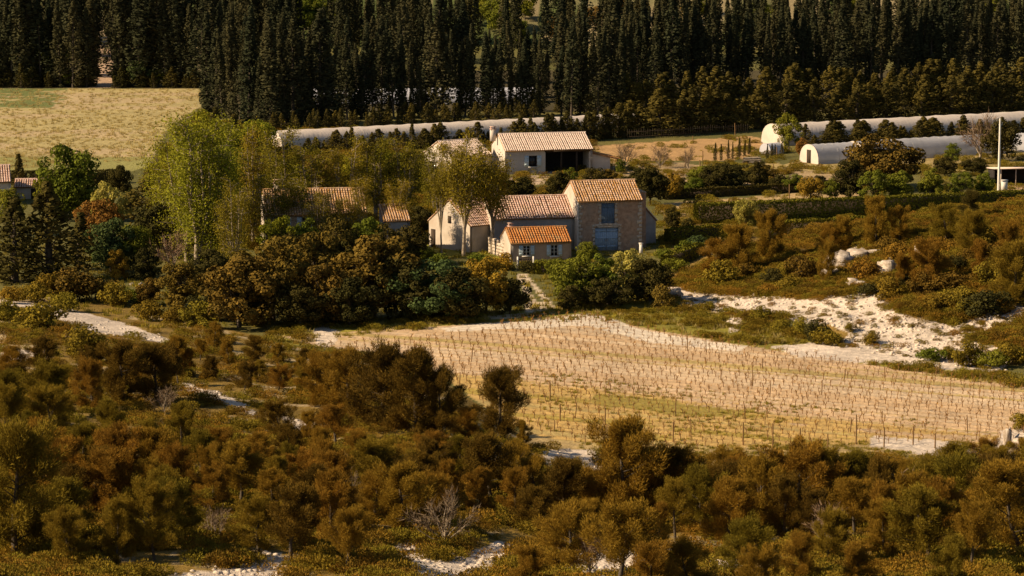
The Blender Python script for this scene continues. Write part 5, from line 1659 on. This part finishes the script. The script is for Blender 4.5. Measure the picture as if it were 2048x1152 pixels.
def build_vineyard():
    ang = R(-27)
    u, w = np.array([math.cos(ang), math.sin(ang)]), np.array([-math.sin(ang), math.cos(ang)])
    o = np.array([10.0, 225.0])
    P, RW = [], []
    for i in range(-75, 76):
        for j in range(-110, 111):
            q = o + u * (j * 0.82 + (i % 2) * 0.12) + w * i * 1.35 + rng.normal(size=2) * 0.05
            if rng.random() < 0.06:
                continue
            P.append(q)
            RW.append(i)
    P, RW = np.array(P), np.array(RW)
    Z = hgt(P[:, 0], P[:, 1])
    V = np.column_stack([P, Z])
    px, py = project(V)
    ok = in_poly(px, py, VINE_POLY) & (px < 2120)
    ok &= ~in_poly(px, py, [(560, 640), (1000, 640), (1000, 662), (560, 700)])
    V, RW, px, py = V[ok], RW[ok], px[ok], py[ok]
    vis = (py > 700) & (px > 1090) & (px < 2048) & (py < 880)
    order = np.argsort(V[:, 1] + np.where(vis, 0, 1000))
    near = order[:300]
    rest = order[300:]
    rows = {r: i for i, r in enumerate(sorted(set(RW[near]), reverse=False))}
    for i in near:
        s = rng.uniform(0.42, 0.74)
        link('vine', VINES[int(rng.integers(len(VINES)))], None, V[i], rng.random() * 6.28, (s, s, s), f'slim leafing vine stock in the {nth(rows[RW[i]] + 1)} vine row from the wood', 'vine', 'vines of the nearer rows')
    scatter('vineyard_vines', 'slim leafing vine stocks over the rest of the vineyard', 'vines', V[rest], rng.uniform(0.42, 0.78, len(rest)), VINES)
    # taller stakes
    m = MB_()
    m.tube([(0, 0, -0.2), (0.01, 0.0, 1.0), (0.0, 0.02, 1.55)], [0.04, 0.04, 0.035], 5)
    st = m.mesh('stake', M['stake'])
    cand = order[(py[order] > 690)]
    pick = []
    for i in rng.permutation(cand):
        if all(abs(px[i] - px[j]) > 26 or abs(py[i] - py[j]) > 22 for j in pick):
            pick.append(i)
        if len(pick) >= 24:
            break
    pick.sort(key=lambda i: (px[i]))
    for n, i in enumerate(pick):
        s = rng.uniform(0.5, 0.85)
        o = link('vine_stake', st, None, V[i] + np.array([0.15, 0, 0]), 0, (1, 1, s), f'taller dark wooden stake among the vines, {nth(n + 1)} from the lone pine side', 'stake', 'vineyard stakes')
        o.rotation_euler = (rng.normal() * 0.05, rng.normal() * 0.05, 0)
    edge = [(1262, 868, 34), (1346, 884, 40), (1486, 890, 46), (1545, 896, 50), (1600, 900, 44), (1655, 902, 34), (1712, 888, 60), (1768, 894, 40), (1826, 890, 38), (1870, 896, 30), (1210, 850, 34), (1100, 800, 36), (1120, 842, 34)]
    for n, (x, y, h) in enumerate(edge):
        p = G(x, y)
        link('end_post', st, None, p, 0, (1.3, 1.3, h * mpp(p) / 1.55), f'wooden end post on the vineyard near edge, {nth(n + 1)} of those', 'post', 'vineyard end posts')
    return V


build_vineyard()


# ------------------------------------------------------------------ scrub, grass and rubble too many to count
def make_clump(r, n, l0, l1, w, mat, up=0.5, flat=0.75):
    m = MB_()
    k = 5
    for i in range(k):
        c = np.array([rng.normal() * r * 0.45, rng.normal() * r * 0.45, r * 0.28 * rng.uniform(0.6, 1.4)])
        C, D = blob(n // k, c, np.array([0.55, 0.55, 0.55 * flat]) * r, 0.7)
        C[:, 2] = np.abs(C[:, 2])
        needles(m, C, D + np.array([0, 0, up]) + rnd_dir(n // k) * 0.5, rng.uniform(l0, l1, n // k), w, np.clip(rng.random() * 0.5 + rng.random(n // k) * 0.6, 0, 1))
    return m.mesh('clump', mat)


def make_tuft(mat):
    m = MB_()
    n = 26
    C = np.column_stack([rng.normal(size=(n, 2)) * 0.14, np.zeros(n)])
    D = np.column_stack([rng.normal(size=(n, 2)) * 0.35, np.ones(n)])
    needles(m, C, D, rng.uniform(0.14, 0.34, n), 0.05, rng.random(n))
    return m.mesh('tuft', mat)


def make_stone():
    m = MB_()
    n1, n2 = 5, 7
    V = []
    for i in range(n1):
        for j in range(n2):
            a, b = math.pi * (i + 0.35) / (n1 - 0.3), 2 * math.pi * j / n2
            r = rng.uniform(0.75, 1.2)
            V.append((r * math.sin(a) * math.cos(b), r * math.sin(a) * math.sin(b), 0.65 * r * math.cos(a)))
    F = [(i * n2 + j, (i + 1) * n2 + j, (i + 1) * n2 + (j + 1) % n2, i * n2 + (j + 1) % n2) for i in range(n1 - 1) for j in range(n2)]
    m.add(V, F)
    m.add(V[:n2], [tuple(range(n2))])
    m.add(V[-n2:], [tuple(range(n2))[::-1]])
    return m.mesh('stone', M['rock'])


CL = [make_clump(0.6, 800, 0.045, 0.10, 0.05, M['scrub'], 0.2) for _ in range(5)] + [make_clump(0.75, 900, 0.05, 0.11, 0.05, M['pine'], 0.3), make_clump(0.5, 560, 0.045, 0.10, 0.05, M['pine'], 0.2), make_clump(0.6, 760, 0.045, 0.10, 0.05, M['pine_green'], 0.2), make_clump(0.65, 760, 0.045, 0.10, 0.05, M['pine_dark'], 0.2)]
TU = [make_tuft(M['grass']) for _ in range(5)]
ST = [make_stone() for _ in range(6)]
M['straw'] = foliage('straw', (0.44, 0.315, 0.13), (0.33, 0.25, 0.085), (0.36, 0.28, 0.09), 0.2, 0.8)
FT = [make_tuft(M['straw']) for _ in range(4)]


def ground_points(poly, n, rockmax=None, avoid_rock=True, rock_only=False, seed=0):
    """random ground points whose place falls in that area of the photograph"""
    pts = []
    poly = np.asarray(poly, float)
    sel = in_poly(GPX, GPY, poly)
    if avoid_rock:
        sel &= ~ROCKMASK
    if rock_only:
        sel &= ROCKMASK
    iy, ix = np.nonzero(sel)
    # area of each cell as seen (evens out the ground grid)
    a = np.abs(np.gradient(GPX, axis=1)[iy, ix] * np.gradient(GPY, axis=0)[iy, ix]) + 1e-3
    k = rng.choice(len(iy), size=n, p=a / a.sum())
    c = GP[iy[k], ix[k]]
    x = c[:, 0] + rng.normal(size=n) * 0.25
    y = c[:, 1] + rng.normal(size=n) * 0.4
    return np.column_stack([x, y, hgt(x, y) - 0.02])


NEAR = [(-80, 600), (180, 640), (420, 660), (600, 690), (800, 730), (960, 850), (1090, 890), (1300, 915), (2130, 915), (2130, 1230), (-80, 1230)]
p = ground_points(NEAR, 6200)
n_ = fbm(p[:, 0] / 7, p[:, 1] / 7, 91, 3)
p = p[n_ > -0.18]
scatter('hillside_scrub', 'low olive-brown garrigue scrub over the near hillside', 'scrub', p, rng.uniform(0.5, 1.35, len(p)), CL)
MOUND = [(1335, 560), (1420, 525), (1500, 500), (1650, 455), (1780, 430), (1900, 405), (2130, 375), (2130, 720), (2020, 705), (1930, 690), (1850, 668), (1700, 650), (1600, 640), (1480, 640), (1345, 600)]
p = ground_points(MOUND, 7000)
p = p[p[:, 1] < 314]
scatter('mound_scrub', 'dense olive-brown scrub covering the rocky mound', 'scrub', p, rng.uniform(0.6, 1.5, len(p)), CL)
p = ground_points([(540, 650), (850, 632), (1050, 620), (1200, 600), (1300, 588), (1400, 604), (1520, 640), (1640, 676), (1760, 716), (1960, 744), (2130, 765), (2130, 790), (1900, 752), (1600, 706), (1300, 658), (1175, 620), (1000, 640), (700, 672), (540, 690)], 2600)
n_ = fbm(p[:, 0] / 3, p[:, 1] / 4, 93, 3)
p = p[n_ > -0.14]
scatter('verge_grass', 'rough green-gold grass on the vineyard verges', 'grass', p, rng.uniform(0.5, 1.5, len(p)), TU + FT[:2] + CL[:1])
p = ground_points([(900, 760), (1100, 740), (1500, 790), (1900, 850), (1900, 884), (1500, 894), (1200, 890), (1000, 830)], 1100)
n_ = fbm(p[:, 0] / 5, p[:, 1] / 5, 95, 3)
p = p[n_ > 0.0]
q = ground_points([(1180, 876), (1300, 896), (1500, 890), (1750, 882), (2100, 886), (2100, 925), (1300, 930), (1150, 905)], 900)
p = np.concatenate([p, q])
scatter('vineyard_weeds', 'thin yellowish weeds between the lower vine rows', 'grass', p, rng.uniform(0.45, 0.95, len(p)), TU)
p = ground_points(NEAR, 2200, avoid_rock=False, rock_only=True)
scatter('limestone_rubble', 'white limestone rubble on the near rock patches', 'rubble', p, 0.04 + 0.16 * rng.random(len(p)) ** 3, ST)
p = ground_points([(1330, 480), (2100, 470), (2100, 760), (1330, 640)], 4200, avoid_rock=False, rock_only=True)
scatter('scree_rubble', 'white limestone rubble on the mound scree', 'rubble', p, 0.04 + 0.20 * rng.random(len(p)) ** 6, ST)
p = ground_points([(1330, 480), (2100, 470), (2100, 760), (1330, 640)], 380, avoid_rock=False, rock_only=True)
scatter('scree_scrub', 'small scattered scrub tufts growing through the white scree', 'scrub', p, rng.uniform(0.2, 0.8, len(p)), CL)
p = ground_points([(1180, 300), (1500, 275), (1620, 300), (2100, 300), (2100, 445), (1690, 460), (1330, 500), (1300, 400), (1180, 400)], 3600)
n_ = fbm(p[:, 0] / 6, p[:, 1] / 8, 97, 3)
p = p[n_ > -0.05]
scatter('terrace_growth', 'rough grass and weeds on the terraces behind the barn', 'grass', p, rng.uniform(0.6, 1.7, len(p)), TU + CL[:3])
p = ground_points([(420, 240), (1180, 285), (1180, 480), (480, 500), (300, 340), (400, 215)], 3200)
scatter('orchard_growth', 'rough grass and undergrowth beneath the orchard trees', 'grass', p, rng.uniform(0.8, 2.0, len(p)), TU + CL)
p = ground_points([(-60, 178), (400, 178), (405, 214), (330, 262), (300, 320), (-60, 345)], 2600)
scatter('field_corn', 'thin dry stalks over the pale corn field', 'grass', p, rng.uniform(0.7, 1.5, len(p)), FT)
p = ground_points([(0, 480), (1330, 480), (1330, 640), (0, 660)], 2500)
scatter('garden_grass', 'shaded grass between the garden trees', 'grass', p, rng.uniform(0.8, 1.8, len(p)), TU)


# ------------------------------------------------------------------ rocks, poles, posts, small things
def make_boulder():
    """weathered limestone block, ledged and pitted"""
    m = MB_()
    n1, n2 = 10, 16
    sd = int(rng.integers(1000))
    V = []
    for i in range(n1 + 1):
        for j in range(n2):
            a, b = math.pi * i / n1, 2 * math.pi * j / n2
            d = np.array([math.sin(a) * math.cos(b), math.sin(a) * math.sin(b), math.cos(a)])
            q = np.sign(d) * np.abs(d) ** 0.62                       # blocky rather than round
            k = 0.78 + 1.1 * (float(vnoise(d[0] * 1.7 + d[2] + 9, d[1] * 1.7 - d[2] + 9, sd)) - 0.4) + 0.3 * (float(vnoise(d[0] * 4 + 9, d[1] * 4 + d[2] * 3 + 9, sd + 3)) - 0.5)
            q = q * k
            q[2] = round(q[2] * 4) / 4 * 0.5 + q[2] * 0.5            # bedding ledges
            V.append(q)
    F = [(i * n2 + j, (i + 1) * n2 + j, (i + 1) * n2 + (j + 1) % n2, i * n2 + (j + 1) % n2) for i in range(n1) for j in range(n2)]
    m.add(V, F)
    return m.mesh('boulder', M['boulder'])


def boulder(label, px, py, w, h, group=None):
    p = G(px, py)
    k = mpp(p)
    return link('boulder', make_boulder(), None, (p.x, p.y, p.z + h * k * 0.25), rng.random() * 6, (w * k * 0.5, w * k * 0.42, h * k * 0.5), label, 'rock', group)


for x, y, w, h, lab in [(2014, 892, 22, 50, 'upright white limestone boulder at the vineyard corner'), (2046, 894, 50, 36, 'wide white limestone boulder beside the upright one'), (1680, 536, 62, 38, 'white limestone outcrop on the mound, larger upper one'),
                        (1658, 556, 44, 26, 'white limestone outcrop just below the larger one'), (1728, 514, 66, 24, 'flat white outcrop near the mound crest'), (1772, 544, 52, 34, 'white outcrop below the reddish crest pine'),
                        (1706, 570, 44, 16, 'thin white ledge in the mound scrub'), (1836, 514, 28, 28, 'small white outcrop near the crest of mound'), (1350, 594, 26, 22, 'white rock at the track end of scree'),
                        (282, 572, 9, 9, 'small white stone in the lower garden'), (262, 570, 8, 6, 'smaller pale stone in the lower garden'), (1000, 905, 20, 12, 'pale rock below the lone pine')]:
    boulder(lab, x, y, w, h)

# utility pole
p = G(1997, 384)
k = mpp(p)
h = (384 - 238) * k / cp
pr = link('utility_pole', None, loc=p, label='tall pale concrete utility pole beside open shed', cat='pole')
m = MB_()
m.tube([(0, 0, -0.3), (0, 0, h * 0.5), (0, 0, h)], [0.19, 0.15, 0.11], 8)
link('shaft', m.mesh('shaft', M['pole']), pr)
m = MB_()
m.box(-0.16, 0.30, -0.05, 0.05, h - 0.9, h - 0.75)
m.box(0.22, 0.30, -0.06, 0.06, h - 0.748, h - 0.5)
link('bracket', m.mesh('bracket', M['iron']), pr)
m = MB_()
m.box(0.3, 1.1, -0.3, 0.3, 0.0, 1.5)
m.box(0.24, 1.16, -0.36, 0.36, 1.503, 1.6)
link('meter_box', m.mesh('meter_box', M['white']), pr)

# open shed
p = G(1992, 372)
k = mpp(p)
os_ = link('open_shed', None, loc=p, rotz=R(6), label='open-fronted shed with thin pale roof behind utility pole', cat='shed')
L = 7.5
m = MB_()
m.add([(-0.4, -0.3, 2.25), (L, -0.3, 2.25), (L, 3.4, 2.0), (-0.4, 3.4, 2.0), (-0.4, -0.3, 2.40), (L, -0.3, 2.40), (L, 3.4, 2.15), (-0.4, 3.4, 2.15)], [(3, 2, 1, 0), (4, 5, 6, 7), (0, 1, 5, 4), (1, 2, 6, 5), (2, 3, 7, 6), (3, 0, 4, 7)])
link('roof', m.mesh('roof', M['tile_pale']), os_)
for i in range(4):
    m = MB_()
    m.box(0.6 + i * 2.0, 0.72 + i * 2.0, 0, 0.12, -0.3, 2.245)
    link('post', m.mesh('post', M['quoin']), os_)
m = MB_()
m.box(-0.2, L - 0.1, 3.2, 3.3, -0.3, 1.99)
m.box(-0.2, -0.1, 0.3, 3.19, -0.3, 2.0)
link('back_wall', m.mesh('back_wall', M['painted_shade']), os_)  # near-black walls: the shed's inner shade put into their colour

# wooden fence under the dark conifers
a, b = G(1255, 279), G(1500, 266)
d = b - a
fe = link('picket_fence', None, loc=a, rotz=math.atan2(d.y, d.x), label='dark thin paling fence along the kitchen garden top', cat='fence')
Lf = math.hypot(d.x, d.y)
m = MB_()
m.box(0, 0.05, 0, 0.03, -0.2, 1.5)
pk = m.mesh('paling', M['wood_dark'])
n = int(Lf / 0.42)
for i in range(n):
    link('paling', pk, fe, (i * 0.42 + rng.normal() * 0.03, 0, rng.normal() * 0.08), 0)
for z in (0.35, 1.1):
    m = MB_()
    m.box(0, Lf, 0.032, 0.07, z, z + 0.07)
    link('rail', m.mesh('rail', M['wood_dark']), fe)

# garden posts, log heap, pale table
m = MB_()
m.tube([(0, 0, -0.2), (0.02, 0, 0.8), (0.0, 0.02, 1.7)], [0.07, 0.06, 0.055], 6)
gp = m.mesh('garden_post', M['stake'])
for i, (x, y, h, lab) in enumerate([(1405, 322, 20, 'short brown post in the ploughed kitchen garden'), (1470, 272, 26, 'leaning brown post below the dark fence end'), (1386, 284, 12, 'pale post on the kitchen garden top edge'), (1456, 322, 30, 'post among tiny pointed conifers'),
                                    (1578, 402, 34, 'brown post at the ploughed strip edge'), (1547, 362, 34, 'brown post on the terrace beside upright dark tree'), (1370, 334, 30, 'forked pale post beside bare fruit tree'), (1376, 334, 22, 'shorter pale post beside bare fruit tree'),
                                    (1400, 332, 12, 'pale stump of a post by the earth heap'), (1554, 316, 22, 'post next to tiny bluish tunnel'), (1347, 366, 22, 'dark post in yellow terrace scrub')]):
    p = G(x, y)
    s = h * mpp(p) / 1.7
    o = link('garden_post', gp, None, p, 0, (1.2, 1.2, s), lab, 'post', 'garden posts')
    o.rotation_euler = (0, rng.normal() * 0.06, 0)
p = G(1505, 326)
hp = link('log_heap', None, loc=p, rotz=R(14), label='heap of pale logs beside the kitchen garden', cat='log heap')
for r_, nn in enumerate((6, 5, 3)):
    for i in range(nn):
        m = MB_()
        x = (i - nn / 2) * 0.34 + rng.normal() * 0.04
        l = rng.uniform(1.4, 2.4)
        m.tube([(-l / 2 + rng.normal() * 0.4, x, 0.16 + r_ * 0.27), (l / 2, x + rng.normal() * 0.05, 0.18 + r_ * 0.27)], 0.15, 7)
        link('log', m.mesh('log', M['pale_bark']), hp)
# pale gate pillar by the barn corner and the cottage gate
p = G(1282, 506)
gpil = link('gate_pillar', None, loc=p, rotz=TH, label='short white pillar at the barn front corner', cat='pillar')
m = MB_()
m.box(-0.16, 0.16, -0.16, 0.16, -0.3, 1.0)
link('shaft', m.mesh('shaft', M['white']), gpil)
m = MB_()
m.box(-0.21, 0.21, -0.21, 0.21, 1.003, 1.1)
link('cap', m.mesh('cap', M['white']), gpil)
p = G(1052, 536)
gt = link('garden_gate', None, loc=p, rotz=TH, label='small dark garden gate below the cottage window', cat='gate')
for i in range(7):
    m = MB_()
    m.box(-0.75 + i * 0.22, -0.69 + i * 0.22, 0, 0.05, 0.0, 1.0)
    link('bar', m.mesh('bar', M['wood_dark']), gt)
for z in (0.15, 0.85):
    m = MB_()
    m.box(-0.78, 0.66, 0.052, 0.09, z, z + 0.08)
    link('rail', m.mesh('rail', M['wood_dark']), gt)
for x in (-0.95, 0.72):
    m = MB_()
    m.box(x, x + 0.16, -0.06, 0.1, -0.2, 1.2)
    link('post', m.mesh('post', M['pole']), gt)

for o in SC.objects:                                              # walls and hedges count as things of their own
    if o.get('category') and not o.get('kind'):
        o['kind'] = 'thing'
